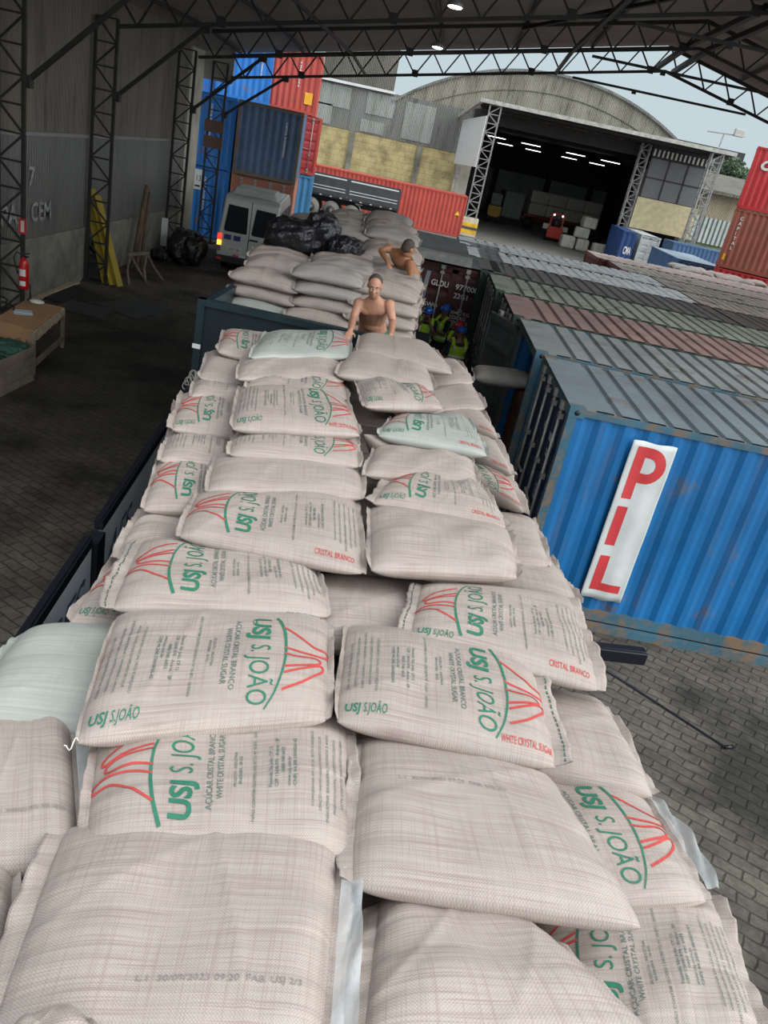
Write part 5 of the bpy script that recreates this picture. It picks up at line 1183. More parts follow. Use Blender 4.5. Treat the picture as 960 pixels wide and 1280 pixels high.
        for q_, c in enumerate((sp[1].lerp(sp[0], 0.5), sp[1].lerp(sp[2], 0.25))):
            mb = MB(); rx, ry = (0.196, 0.150) if q_ == 0 else (0.188, 0.147); n = 28; a, b_ = A0
            V = [];
            for dz in (-0.026, 0.026): V += ring(None, c + d0 * dz, a, b_, rx + 0.004, ry + 0.006, n)
            mb.smooth = True; mb.add(V, [(k, (k + 1) % n, n + (k + 1) % n, n + k) for k in range(n)]); o = mb.build('reflective_band', M_band, ve); sd_ = o.modifiers.new('s', 'SOLIDIFY'); sd_.thickness = 0.008
        for sx in ('sl', 'sr'):
            mb = MB(); c0 = L[sx].lerp(shm, 0.34); mb.tube([sp[1] + (c0 - shm) * 0.9 + fw * 0.150, sp[2] + (c0 - shm) * 0.9 + fw * 0.152, c0 + fw * 0.14 - d2 * 0.06, c0 + d2 * 0.085 + fw * 0.03, c0 - fw * 0.155 - d2 * 0.08, sp[2] + (c0 - shm) * 0.9 - fw * 0.152], 0.018, 8); mb.build('reflective_band', M_band, ve)
    if helmet is not None:
        mb = MB(); mb.ell(f(0, -0.012, 0.040), 0.104, 0.124, 0.098, 24, 12, R3, z0=-0.02); mb.tube([f(0, -0.14, 0.05), f(0, -0.07, 0.125), f(0, 0.02, 0.142), f(0, 0.09, 0.10)], 0.012, 8)
        V = []; n = 28
        for rr, zz in ((0.98, 0.040), (1.14, 0.032), (1.14, 0.026), (0.98, 0.034)): V += [f(0.104 * rr * math.cos(2 * math.pi * k / n), -0.012 + (0.124 * rr + (0.03 if rr > 1 and math.sin(2 * math.pi * k / n) > 0.3 else 0)) * math.sin(2 * math.pi * k / n), zz) for k in range(n)]
        mb.smooth = True; mb.add(V, [(j * n + k, j * n + (k + 1) % n, ((j + 1) % 4) * n + (k + 1) % n, ((j + 1) % 4) * n + k) for j in range(4) for k in range(n)])
        hl = mb.build('helmet', helmet, t)
        mb = MB(); mb.ell(f(0, 0.112, 0.085), 0.016, 0.010, 0.016, 10, 6, R3); mb.build('helmet_badge', M_white, hl)
    if hold:
        mb = MB(); c = Vector(hold) - B; mb.box(-0.038, 0.038, -0.005, 0.005, -0.075, 0.075, Matrix.Translation(c)); o = mb.build('phone', M_phone, None, None, bevel=0.004)
        o.location = B; tag(o, 'dark phone held up in front of the face of the front worker', 'phone')
    return t
def leaning():
    P = lambda px, py, y: ay(px, py, y)
    pel = P(466, 418, 9.32); J = dict(pel=pel, wai=P(465, 401, 9.2), che=P(467, 386, 9.06), nec=P(468, 373, 8.93), hea=P(468.5, 358, 8.84),
        sl=P(449, 379, 8.97), el=P(441, 399, 8.86), hl=az(438, 413.5, 3.15), sr=P(487, 381, 8.97), er=P(491, 403, 8.86), hr=az(488, 419, 3.13), fwd=(0.02, -0.86, -0.35), hd_l=(-0.1, -0.8, -0.35), hd_r=(0.05, -0.8, -0.35))
    for s_, dx in (('l', -0.10), ('r', 0.10)):
        J['hip' + s_] = pel + V3(dx, 0.02, -0.06); J['k' + s_] = pel + V3(dx * 1.3, -0.10, -0.46); J['f' + s_] = pel + V3(dx * 1.3, 0.06, -0.86)
    return J
J1 = leaning()
human('shirtless man in green shorts leaning forward with both hands on the sacks', J1, M_skin1, (J1['pel'].x, J1['pel'].y, J1['fl'].z - 0.08), look=(0.05, -0.6, -0.8), upv=(0.0, -0.30, 1), voxel=0.0085)
P = ay; pel = P(515, 352, 11.75)
J2 = dict(pel=pel, wai=P(511, 338, 11.67), che=P(503, 325, 11.57), nec=P(504, 315, 11.43), hea=P(510.5, 311, 11.27), sl=P(489, 313, 11.60), el=P(476, 313, 11.45), hl=P(484, 327, 11.20),
          sr=P(512, 330, 11.40), er=P(513, 345, 11.20), hr=P(509, 357, 11.00), fwd=(-0.25, 0.45, -0.85))
J2['sl'] = P(486, 311, 11.57); J2['fwd'] = (0.15, -0.2, -0.6) ; J2['fwd'] = (0.1, 0.75, -0.6)
for s_, dx in (('l', -0.10), ('r', 0.10)):
    J2['hip' + s_] = pel + V3(dx, 0.02, -0.06); J2['k' + s_] = pel + V3(dx * 1.2, 0.05, -0.42); J2['f' + s_] = pel + V3(dx * 1.2, 0.1, -0.80)
human('shirtless man bending over behind the far stack, seen from the back', J2, M_skin2, (pel.x, pel.y, J2['fl'].z - 0.08), look=(0.6, 0.7, -0.3), upv=(0.35, 0.1, 0.9), voxel=0.010)
def standing(px, py, ztop, face, lean=0.0, arms='down'):
    p = az(px, py, ztop); x, y = p.x, p.y; f = V3(math.sin(face), math.cos(face), 0); s = V3(math.cos(face), -math.sin(face), 0)   # s = the person's right
    h = ztop - 0.06; q = lambda a, b, z: V3(x, y, z) + s * a + f * b
    L_ = dict(pel=q(0, 0, 0.53 * h), wai=q(0, 0.0, 0.63 * h), che=q(0, lean * 0.5, 0.73 * h), nec=q(0, lean, 0.845 * h), hea=q(0, lean + 0.02, 0.925 * h), sl=q(-0.19, lean, 0.815 * h), sr=q(0.19, lean, 0.815 * h), fwd=tuple(f))
    if arms == 'phone': L_.update(el=q(-0.22, 0.20, 0.69 * h), er=q(0.22, 0.20, 0.69 * h), hl=q(-0.07, 0.27, 0.845 * h), hr=q(0.07, 0.27, 0.845 * h))
    elif arms == 'point': L_.update(el=q(-0.27, 0.12, 0.66 * h), er=q(0.25, 0.22, 0.70 * h), hl=q(-0.12, 0.34, 0.68 * h), hr=q(0.10, 0.42, 0.82 * h))
    else: L_.update(el=q(-0.25, -0.02, 0.63 * h), er=q(0.25, -0.02, 0.63 * h), hl=q(-0.25, 0.08, 0.49 * h), hr=q(0.25, 0.08, 0.49 * h))
    for k, a in (('l', -0.10), ('r', 0.10)): L_['hip' + k] = q(a, 0, 0.50 * h); L_['k' + k] = q(a, 0.02, 0.27 * h); L_['f' + k] = q(a, 0, 0.065)
    return L_, (x, y, 0.0)
J, B = standing(538, 380, 1.80, R(182), arms='phone')
human('worker in lime vest and blue helmet facing us with both hands raised to his face', J, M_skin3, B, 'vest', helmet=M_hb, voxel=0.014, hair=False, hold=tuple((Vector(J['hl']) + Vector(J['hr'])) / 2 + V3(0, -0.05, 0.08)))
J, B = standing(560, 378, 1.84, R(235), arms='point')
human('worker in lime vest and blue helmet turned sideways by the maroon doors', J, M_skin3, B, 'vest', helmet=M_hb, voxel=0.014, hair=False)
J, B = standing(577, 398, 1.83, R(215))
human('worker in red helmet, almost hidden behind the nearest worker', J, M_skin3, B, 'vest', helmet=M_hr, voxel=0.014, hair=False)
J, B = standing(579.5, 405, 1.84, R(-15), arms='down')
human('worker in lime vest and blue helmet turned away, nearest to the containers', J, M_skin3, B, 'vest', helmet=M_hb, voxel=0.014, hair=False)
# ================================================================== VAN
M_van = plain('van_silver_grey', (0.46, 0.48, 0.45), 0.35, 0.2, var=0.04); M_glassd = plain('dark_glass', (0.008, 0.009, 0.011), 0.35, var=0.0, spec=0.12)
M_vanw = plain('van_roof_white', (0.62, 0.64, 0.63), 0.4, var=0.04)
vp = ay(266, 330, 26.4)
van = thing('van', 'silver-grey minibus seen from behind with air conditioner on its roof', 'van', (vp.x + 0.02, 26.6, 0), R(7))
VW, VL = 1.95, 5.6
def vloft(z0, z1, y0, y1, in0, in1, mat, name, par=van, bev=0.0):
    mb = MB(); P = [(in0, y0, z0), (VW - in0, y0, z0), (VW - in0, y1, z0), (in0, y1, z0), (in1, y0 + in1 * 0.5, z1), (VW - in1, y0 + in1 * 0.5, z1), (VW - in1, y1 - in1, z1), (in1, y1 - in1, z1)]
    mb.add(P, [(0, 3, 2, 1), (4, 5, 6, 7), (0, 1, 5, 4), (1, 2, 6, 5), (2, 3, 7, 6), (3, 0, 4, 7)]); return mb.build(name, mat, par, bevel=bev)
# body as a lofted shell: bonnet and windscreen at the far end
mb = MB(); prof = [(0.0, 0.45), (0.0, 1.25), (0.06, 2.30), (0.16, 2.42), (4.0, 2.44), (4.3, 2.32), (4.95, 1.45), (5.75, 1.15), (5.85, 0.45)]
V = [(0.0, y, z) for y, z in prof] + [(VW, y, z) for y, z in prof]; n = len(prof)
V = [((0.10 if z > 2.0 else 0.0) if x == 0 else VW - (0.10 if z > 2.0 else 0.0), y, z) for x, y, z in V]
mb.add(V, [tuple(range(n)), tuple(range(2 * n - 1, n - 1, -1))] + [(i, n + i, n + (i + 1) % n, (i + 1) % n) for i in range(n)]); body = mb.build('body', M_van, van, bevel=0.05)
for x0, x1 in ((0.17, 0.90), (1.05, 1.78)):
    mb = MB(); mb.prism([(x0 + 0.03, 1.30), (x1 - 0.0, 1.30), (x1, 1.34), (x1 - 0.03, 2.10), (x0 + 0.08, 2.12), (x0, 1.36)], (0, 0.02, 0), (0, -0.105, 0), (1, 0, 0), (0, 0.055, 1)); mb.build('rear_window', M_glassd, van)
mb = MB(); mb.box(0.965, 0.985, -0.012, 0.01, 0.5, 1.3); mb.bar((0.975, 0.0, 1.3), (0.975, 0.055, 2.3), 0.02); mb.build('door_gap', M_black, van)
mb = MB(); mb.box(1.0, 1.28, -0.05, -0.01, 1.13, 1.18); mb.build('door_handle', M_black, van)
for x in (-0.01, VW - 0.12):
    mb = MB(); mb.box(x, x + 0.13, -0.03, 0.06, 1.00, 1.20); mb.build('tail_light', emissive('tail_red', (0.9, 0.05, 0.03), 1.2 if x < 1 else 0.5), van)
    mb = MB(); mb.box(x, x + 0.13, -0.03, 0.06, 0.84, 0.99); mb.build('indicator', emissive('indicator_amber', (1.0, 0.55, 0.05), 2.2), van)
    mb = MB(); mb.box(x, x + 0.13, -0.03, 0.06, 0.66, 0.83); mb.build('reverse_light', plain('smoked_lens', (0.15, 0.10, 0.14), 0.3), van)
mb = MB(); mb.box(-0.04, VW + 0.04, -0.14, 0.10, 0.34, 0.54); bp = mb.build('bumper', M_black, van, bevel=0.02)
mb = MB(); mb.box(0.02, 0.2, -0.15, -0.14, 0.42, 0.48); mb.box(0.55, 0.72, -0.15, -0.02, 0.58, 0.62); mb.build('red_reflector', plain('reflector_red', (0.6, 0.02, 0.04), 0.3), bp)
mb = MB(); mb.box(0.73, 0.92, -0.05, -0.02, 0.575, 0.61); mb.build('white_reflector', M_white, bp)
mb = MB(); mb.box(0.36, 0.80, -0.03, -0.01, 0.70, 0.84); pl = mb.build('number_plate', plain('plate_white', (0.6, 0.6, 0.58), 0.5), van)
mb = MB(); put_text(mb, 'EYY 1B11', (0.39, -0.033, 0.73), (1, 0, 0), (0, 0, 1), 1, width=0.38, height=0.08, bold=0.02); mb.build('plate_letters', M_black, pl)
for x in (0.20, 0.50):
    mb = MB(); mb.box(x, x + 0.22, -0.02, -0.005, 1.05, 1.20); mb.build('blue_sticker', plain('sticker_blue', (0.015, 0.03, 0.16), 0.5), van)
mb = MB(); mb.prism([(0.25, 2.42), (1.72, 2.42), (1.62, 2.66), (0.40, 2.66)], (0, 1.5, 0), (0, 0.25, 0)); mb.build('roof_air_conditioner', plain('ac_grey', (0.36, 0.37, 0.35), 0.5), van, bevel=0.03)
mb = MB()
for i in range(5): mb.box(0.5, 1.5, 1.85 + 0.35 * i, 1.97 + 0.35 * i, 2.44, 2.50)
mb.box(0.25, 1.72, 1.78, 3.5, 2.42, 2.46); mb.build('roof_vents', M_vanw, van)
for i in range(3):
    mb = MB(); mb.box(VW - 0.06, VW + 0.002, 0.5 + i * 1.25, 1.6 + i * 1.25, 1.45, 2.08); mb.build('side_window', M_glassd, van)
    mb = MB(); mb.box(-0.002, 0.06, 0.5 + i * 1.25, 1.6 + i * 1.25, 1.45, 2.08); mb.build('side_window', M_glassd, van)
for x in (0.05, VW - 0.27):
    for y in (1.2, 4.8):
        mb = MB(); mb.cyl((x, y, 0.35), (x + 0.22, y, 0.35), 0.35, 22); w_ = mb.build('wheel', M_black, van)
        mb = MB(); mb.cyl((x - 0.004, y, 0.35), (x + 0.224, y, 0.35), 0.19, 18); mb.build('wheel_rim', M_steelg, w_)

# ================================================================== TRAILER BEYOND THE FAR STACK
q0 = ay(391, 219, 50.0); q1 = ay(502, 243, 50.8)
TL = 6.2
tr = thing('truck_trailer', 'black-sided truck trailer with three axles in front of the long red container', 'trailer', (q1.x - TL, 50.0, 0), R(4))
M_side = plain('charcoal_side_board', (0.055, 0.060, 0.062), 0.5, var=0.2)
for i in range(2):
    mb = MB(); mb.box(0.02 + i * TL / 2, TL / 2 - 0.04 + i * TL / 2, -0.06, 0.0, 1.35, 2.35); s_ = mb.build('side_board', M_side, tr)
    mb = MB()
    for z in (1.62, 1.78, 2.30): mb.box(0.02 + i * TL / 2 + 0.1, TL / 2 - 0.14 + i * TL / 2, -0.075, -0.06, z, z + (0.035 if z < 2 else 0.07))
    mb.build('white_stripe', M_white, s_)
mb = MB(); mb.box(0, TL, 0.0, 2.4, 1.25, 1.36); mb.box(0, TL, 2.36, 2.4, 1.36, 2.35); mb.box(TL - 0.05, TL, 0, 2.4, 1.3, 2.35); mb.build('deck', M_side, tr)
mb = MB()
for i in range(10): mb.box(0.3 + i * 0.6, 0.42 + i * 0.6, -0.07, -0.05, 1.27, 1.33)
mb.build('reflector_strip', plain('reflector_cream', (0.6, 0.55, 0.5), 0.4), tr)
mb = MB(); mb.box(0, TL, 0.6, 0.72, 0.9, 1.25); mb.box(0, TL, 1.7, 1.82, 0.9, 1.25); mb.box(TL - 0.12, TL - 0.02, 0, 2.4, 0.45, 1.25); mb.build('chassis', M_black, tr)
M_tyre = plain('dusty_tyre', (0.16, 0.155, 0.14), 0.8, var=0.3)
for i in range(3):
    for y in (-0.02, 2.0):
        x = 1.05 + 1.22 * i; mb = MB(); mb.cyl((x, y, 0.52), (x, y + 0.4, 0.52), 0.52, 26); w_ = mb.build('wheel', M_tyre, tr)
        mb = MB(); mb.cyl((x, y - 0.006, 0.52), (x, y + 0.05, 0.52), 0.27, 18); w2 = mb.build('wheel_rim', plain('dark_rim', (0.03, 0.03, 0.03), 0.6), w_)
        mb = MB(); mb.cyl((x, y - 0.05, 0.52), (x, y + 0.0, 0.52), 0.10, 12); 
        if y < 1: mb.build('wheel_hub', M_tyre, w_)
for x in (0.28, 4.05):
    mb = MB(); mb.tube([(x, 0.1, 0.72), (x + (0.12 if x < 1 else -0.12), 0.1, 1.05), (x + (0.4 if x < 1 else -0.4), 0.1, 1.18)], 0.04, 6); mb.box(x - 0.03 if x < 1 else x - 0.4, x + 0.4 if x < 1 else x + 0.03, 0, 0.4, 1.14, 1.18); mb.build('mudguard', M_steelg, tr)

# ================================================================== IN THE WAREHOUSE
M_bale = plain('bale_wrap', (0.46, 0.46, 0.40), 0.7, var=0.12, sc=3, bmp=0.3)
def bale(lb, x, y, z, sx=1.0, sy=1.0, sz=0.9, rz=0.0, grp='white bales by the loaded truck'):
    mb = MB(); mb.box(-sx / 2, sx / 2, -sy / 2, sy / 2, 0, sz); o = mb.build('bale', M_bale, None, (x, y, z)); o.rotation_euler = (0, 0, rz)
    b = o.modifiers.new('b', 'BEVEL'); b.width = 0.16; b.segments = 4; s = o.modifiers.new('s', 'SUBSURF'); s.levels = s.render_levels = 1
    mb = MB()
    for k in (0.1,): mb.box(k - 0.02, k + 0.02, -sy / 2 - 0.004, -sy / 2 + 0.02, 0.08, sz - 0.08)
    mb.build('strap', plain('bale_strap', (0.25, 0.25, 0.22), 0.6), o)
    return tag(o, lb, 'bale', grp)
bx_ = az(718, 312, 0)
bale('white wrapped bale on the ground, left of the two under the stack', bx_.x - 0.75, bx_.y, 0, 1.1, 1.0, 0.95, 0.1)
bale('white wrapped bale on the ground, right of the two under the stack', bx_.x + 0.45, bx_.y + 0.1, 0, 1.0, 1.0, 0.9)
bale('white wrapped bale in the middle of the stack', bx_.x + 0.25, bx_.y + 0.4, 0.92, 1.2, 1.0, 0.8, -0.1)
bale('white wrapped bale on the very top of the stack', bx_.x + 0.6, bx_.y + 0.4, 1.72, 1.1, 1.0, 0.85, 0.15)
b3 = az(752, 322, 0); bale('single white bale standing alone at the right of the stack', b3.x - 0.3, b3.y, 0, 1.25, 1.1, 0.95, 0.05)
# loaded truck behind, seen end on
lt_ = thing('loaded_truck', 'truck loaded high with white bales standing inside the warehouse', 'truck', (9.6, 80.0, 0), R(8))
mb = MB(); mb.box(-2.8, 4.2, 0, 2.4, 1.1, 1.3); mb.box(-2.8, 4.2, 0.7, 1.0, 0.8, 1.1); mb.build('deck', plain('truck_red', (0.20, 0.015, 0.012), 0.5), lt_)
for i in range(5):
    mb = MB(); mb.cyl((-2.2 + (0 if i == 0 else 2.2 + 1.15 * i), -0.02, 0.5), (-2.2 + (0 if i == 0 else 2.2 + 1.15 * i), 0.4, 0.5), 0.5, 18); mb.build('wheel', M_black, lt_)
mb = MB(); mb.box(-4.9, -3.0, 0.1, 2.4, 0.6, 2.9); mb.build('cab', plain('cab_grey', (0.16, 0.17, 0.17), 0.5), lt_, bevel=0.1)
for i in range(4):
    for k in range(2): bale('white bale on the loaded truck, ' + ['lower', 'upper'][k] + ' row, ' + ['first', 'second', 'third', 'last'][i] + ' from the cab', 7.85 + i * 1.72 * 0.99, 81.2 + i * 0.24, 1.3 + k * 1.05, 1.74, 2.2, 1.05, R(8), 'bales on the truck in the warehouse')
# red forklift facing us
fp = az(690, 302, 0); fk = thing('forklift', 'red forklift with lit lamps facing the yard in the warehouse mouth', 'forklift', (fp.x, fp.y, 0), R(-4))
M_fr = plain('forklift_red', (0.50, 0.04, 0.02), 0.4); M_fd = plain('forklift_dark', (0.03, 0.03, 0.035), 0.5)
mb = MB(); mb.prism([(-0.62, 0.25), (0.62, 0.25), (0.66, 0.95), (0.5, 1.15), (-0.5, 1.15), (-0.66, 0.95)], (0, 0.9, 0), (0, 0, 0)); mb.build('counterweight', M_fr, fk, bevel=0.05)
mb = MB(); mb.box(-0.55, 0.55, 0.5, 2.0, 0.4, 1.05); mb.build('chassis', M_fd, fk)
mb = MB()
for x in (-0.52, 0.52):
    for y in (0.35, 1.7): mb.bar((x, y, 1.05), (x * 0.9, y, 2.15), 0.08)
mb.box(-0.55, 0.55, 0.3, 1.8, 2.12, 2.2); mb.build('overhead_guard', M_fr, fk)
mb = MB()
for x in (-0.35, 0.35): mb.box(x - 0.06, x + 0.06, 2.05, 2.2, 0.1, 2.3)
mb.build('lift_mast', M_fd, fk)
for x in (-0.55, 0.55):
    for y in (0.35, 1.7):
        mb = MB(); mb.cyl((x - 0.14, y, 0.3), (x + 0.14, y, 0.3), 0.3, 16); mb.build('wheel', M_black, fk)
for x in (-0.35, 0.35):
    mb = MB(); mb.ell((x, 0.28, 2.05), 0.07, 0.05, 0.07); mb.build('lamp', emissive('forklift_lamp', (1.0, 0.9, 0.8), 5.0), fk)
    mb = MB(); mb.box(x * 2.1 - 0.3, x * 2.1 + 0.3, 0.6, 1.3, 0.85, 1.25); mb.build('side_box', M_bale, fk)
mb = MB(); mb.ell((0, 0.95, 1.35), 0.2, 0.16, 0.3); mb.ell((0, 0.95, 1.75), 0.11, 0.12, 0.14); mb.build('seat', M_fd, fk)
yl = az(615, 282, 0)
yt = thing('yellow_loader', 'yellow machine in the shade at the left of the warehouse mouth', 'loader', (3.4, 78.0, 0))
mb = MB(); mb.box(0, 1.2, 0, 1.6, 0.5, 1.5); mb.build('body', plain('loader_yellow', (0.45, 0.26, 0.02), 0.5), yt, bevel=0.06)
mb = MB(); mb.box(0.1, 1.1, 0.3, 1.4, 1.5, 2.5); mb.build('cab', plain('cab_grey', (0.16, 0.17, 0.17), 0.5), yt, bevel=0.06)
for x in (0.0, 1.0):
    mb = MB(); mb.cyl((x, 0.4, 0.45), (x + 0.25, 0.4, 0.45), 0.45, 18); mb.build('wheel', M_black, yt)

# ================================================================== RIGHT SIDE, FAR
# truck load of sacks in front of the crimson container
sl = thing('flatbed_trailer', 'low dark flatbed carrying small sacks in front of the crimson container', 'trailer', (9.6, 34.0, 0), R(-2))
mb = MB(); mb.box(0, 9, 0, 2.3, 1.9, 2.05); mb.box(0, 9, 0.6, 1.6, 1.2, 1.9); mb.build('deck', plain('flatbed_dark', (0.05, 0.045, 0.04), 0.7), sl)
for i in range(4):
    mb = MB(); mb.cyl((1.2 + 1.9 * i, 0.0, 0.6), (1.2 + 1.9 * i, 0.4, 0.6), 0.6, 18); mb.build('wheel', M_black, sl)
mb = MB(); 
for i in range(4): mb.box(1.1 + 1.9 * i, 1.3 + 1.9 * i, 0.3, 2, 0.5, 1.3)
mb.build('axle', M_black, sl)
random.seed(12); ssp = [proto_sack('small white sack in the load at the right edge before the crimson container', 'sacks on the flatbed at the right', m_, 500 + i, L=0.85, W=0.5, T=0.24, res=0.4, hem=0.03, stitch=False, lump=1.2) for i, m_ in enumerate((M_sack, M_sack, M_sackt))]
n = 0
for k in range(10):
    for j in range(4):
        for l in range(3):
            if l == 2 and random.random() < 0.4: continue
            o = ssp[n] if n < 3 else copy_tree(ssp[n % 3]); n += 1
            o.location = (9.95 + k * 0.80 + random.uniform(-.1, .1), 34.3 + j * 0.55 - k * 0.028, 2.14 + l * 0.19 + random.uniform(-.02, .02)); o.rotation_euler = (random.uniform(-.1, .1), random.uniform(-.12, .12), random.uniform(-.3, .3))
# low building, wall and trees behind
lb_ = thing('low_warehouse', 'low cream corrugated shed with grey roof beyond the right mast', 'building', (18.6, 72.0, 0))
M_cream = sheet_mat('cream_sheet', (0.34, 0.29, 0.20), (0.46, 0.40, 0.28), 0.4, 'x', 0.7, 0.4, 0.5, (0.2, 0.17, 0.12))
mb = MB(); mb.box(0, 30, 0, 12, 2.9, 6.3); mb.build('sheet_wall', M_cream, lb_)
mb = MB(); mb.prism([(-0.9, 6.1), (-0.9, 6.35), (6, 7.8), (12.9, 6.35), (12.9, 6.1)], (31, 0, 0), (-0.4, 0, 0), (0, 1, 0), (0, 0, 1)); mb.build('roof', M_dsheet, lb_)
mb = MB(); mb.box(0, 30, -0.3, 0, 2.3, 4.3); mb.build('translucent_wall', sheet_mat('pale_translucent', (0.36, 0.41, 0.40), (0.50, 0.55, 0.54), 1.2, 'x', 0.5, 0.7, 0.8, (0.18, 0.25, 0.09)), lb_)
mb = MB(); mb.box(0, 30, -0.1, 0.2, 0, 2.9); mb.build('base_wall', plain('mossy_wall', (0.20, 0.24, 0.12), 0.9, var=0.4, sc=1), lb_)
# floodlight on a slim pole
lp = ay(887, 215, 66.0); lf = thing('floodlight_pole', 'slim pole with a rectangular floodlight on a cross arm against the sky', 'floodlight', (lp.x, 66.0, 0))
tp = ay(905, 168, 66.0); dx = tp.x - lp.x
mb = MB(); mb.tube([(0, 0, 0), (0, 0, lp.z), (dx, 0, tp.z)], 0.05, 6); mb.build('pole', M_steelg, lf)
a0 = ay(884, 164, 66.0); a1 = ay(931, 171, 66.0); mb = MB(); mb.bar((a0.x - lp.x, 0, a0.z), (a1.x - lp.x, 0, a1.z), 0.07); mb.build('cross_arm', M_steelg, lf)
h0 = ay(924, 167, 66.0); mb = MB(); mb.box(h0.x - lp.x - 0.35, h0.x - lp.x + 0.35, -0.2, 0.2, h0.z - 0.22, h0.z + 0.28); mb.build('lamp_head', plain('lamp_head_pale', (0.5, 0.5, 0.45), 0.5), lf, bevel=0.03)
# trees
M_leaf = plain('tree_leaves', (0.10, 0.15, 0.085), 0.7, var=0.5, sc=1.2); M_leaf2 = plain('bush_leaves', (0.16, 0.20, 0.055), 0.7, var=0.4, sc=1.2); M_bark = plain('tree_bark', (0.10, 0.085, 0.07), 0.9)
def tree(lb, x, y, h, r, seed, mat, grp='trees behind the low shed'):
    rg = np.random.RandomState(seed); t = thing('tree', lb, 'tree', (x, y, 0), 0, grp)
    mb = MB(); mb.tube([(0, 0, 0), (0.2, 0.1, h * 0.4), (0.1, 0, h * 0.75)], [0.35, 0.25, 0.1], 8)
    for k in range(7):
        a = rg.rand() * 6.28; mb.tube([(0.15, 0.05, h * (0.35 + 0.05 * k)), (math.cos(a) * r * 0.5, math.sin(a) * r * 0.5, h * (0.5 + 0.06 * k)), (math.cos(a) * r * 0.8, math.sin(a) * r * 0.8, h * (0.58 + 0.06 * k))], [0.12, 0.07, 0.03], 6)
    mb.build('trunk', M_bark, t)
    mb = MB(); cl = [((rg.rand(3) * 2 - 1) * [r * 0.75, r * 0.75, h * 0.17] + [0, 0, h * 0.72], r * (0.25 + 0.2 * rg.rand())) for _ in range(16)]; V = []; Fc = []
    N = 5200
    for k in range(N):
        c, rr = cl[rg.randint(16)]; d = rg.randn(3); d /= np.linalg.norm(d); p = c + d * rr * (0.75 + 0.3 * rg.rand()) * [1, 1, 0.8]; s = 0.14 + 0.12 * rg.rand()
        a = rg.randn(3); a /= np.linalg.norm(a); b = np.cross(a, rg.randn(3)); b /= np.linalg.norm(b); i0 = len(V); V += [tuple(p + a * s), tuple(p + b * s * 0.55), tuple(p - a * s), tuple(p - b * s * 0.55)]; Fc.append((i0, i0 + 1, i0 + 2, i0 + 3))
    mb.add(V, Fc); mb.build('foliage', mat, t)
c_ = ay(915, 222, 92.0)
tree('tall dark green tree behind the low shed, by the crimson container', c_.x + 0.8, 92, 10.4, 3.0, 3, M_leaf)
tree('dark green tree just right of the canopy corner', c_.x - 0.9, 95, 9.8, 1.9, 4, M_leaf)
tree('yellow-green bushy tree low behind the shed roof', c_.x - 0.6, 88, 8.2, 2.2, 5, M_leaf2)
tree('dark green tree hidden mostly behind the right-hand containers', c_.x + 6, 93, 10.0, 3.2, 6, M_leaf)

# ================================================================== LEFT FLOOR AREA
M_wood = plain('worn_wood', (0.17, 0.14, 0.105), 0.8, var=0.35, sc=3, bmp=0.3); M_woodl = plain('brown_table_top', (0.34, 0.20, 0.10), 0.6, var=0.25, sc=2); M_splint = plain('splintered_edge', (0.42, 0.34, 0.24), 0.7, var=0.4, sc=12, bmp=0.5)
def onp(px, py, z): return az(px, py, z)
c0, c1, c2, c3 = onp(42, 413, .8), onp(79, 384, .8), onp(33, 374, .8), onp(-8, 399, .8)
desk = thing('wooden_desk', 'battered wooden desk with brown top by the wall under the fire extinguisher', 'desk', (c0.x, c0.y, 0)); o0 = Vector((c0.x, c0.y, 0))
def slab(pts, z0, z1, name, mat, par, org):
    mb = MB(); P = [(p.x - org.x, p.y - org.y, z) for z in (z0, z1) for p in pts]; n = len(pts)
    mb.add(P, [tuple(range(n)), tuple(range(n, 2 * n))] + [(i, (i + 1) % n, n + (i + 1) % n, n + i) for i in range(n)]); return mb.build(name, mat, par)
ds = [c0, c1, c2, c3]
slab(ds, 0.765, 0.80, 'desk_top', M_woodl, desk, o0)
mb = MB(); rg = np.random.RandomState(2); n = 22; e0 = c0 - o0; e1 = c1 - o0
V = []
for i in range(n + 1):
    p = e0.lerp(e1, i / n); V += [(p.x + 0.012, p.y - 0.012, 0.79), (p.x + 0.014, p.y - 0.012, 0.62 - 0.05 * rg.rand() + 0.06 * i / n)]
mb.add(V, [(2 * i, 2 * i + 2, 2 * i + 3, 2 * i + 1) for i in range(n)]); o = mb.build('splintered_apron', M_splint, desk); s_ = o.modifiers.new('s', 'SOLIDIFY'); s_.thickness = 0.02
mb = MB()
for p in ds: mb.box(p.x - o0.x - 0.03, p.x - o0.x + 0.03, p.y - o0.y - 0.03, p.y - o0.y + 0.03, 0, 0.77)
mb.bar(c0 - o0 + V3(0, 0, -0.62), c1 - o0 + V3(0, 0, -0.62), 0.04, 0.10); mb.bar(c0 - o0 + V3(0, 0, -0.62), c3 - o0 + V3(0, 0, -0.62), 0.04, 0.10); mb.build('desk_frame', M_wood, desk)
slab([c0.lerp(c3, 0.02), c0.lerp(c3, 0.98), c0.lerp(c3, 0.98) + V3(0, 0.03, 0), c0.lerp(c3, 0.02) + V3(0, 0.03, 0)], 0.52, 0.765, 'desk_front', M_woodl, desk, o0)
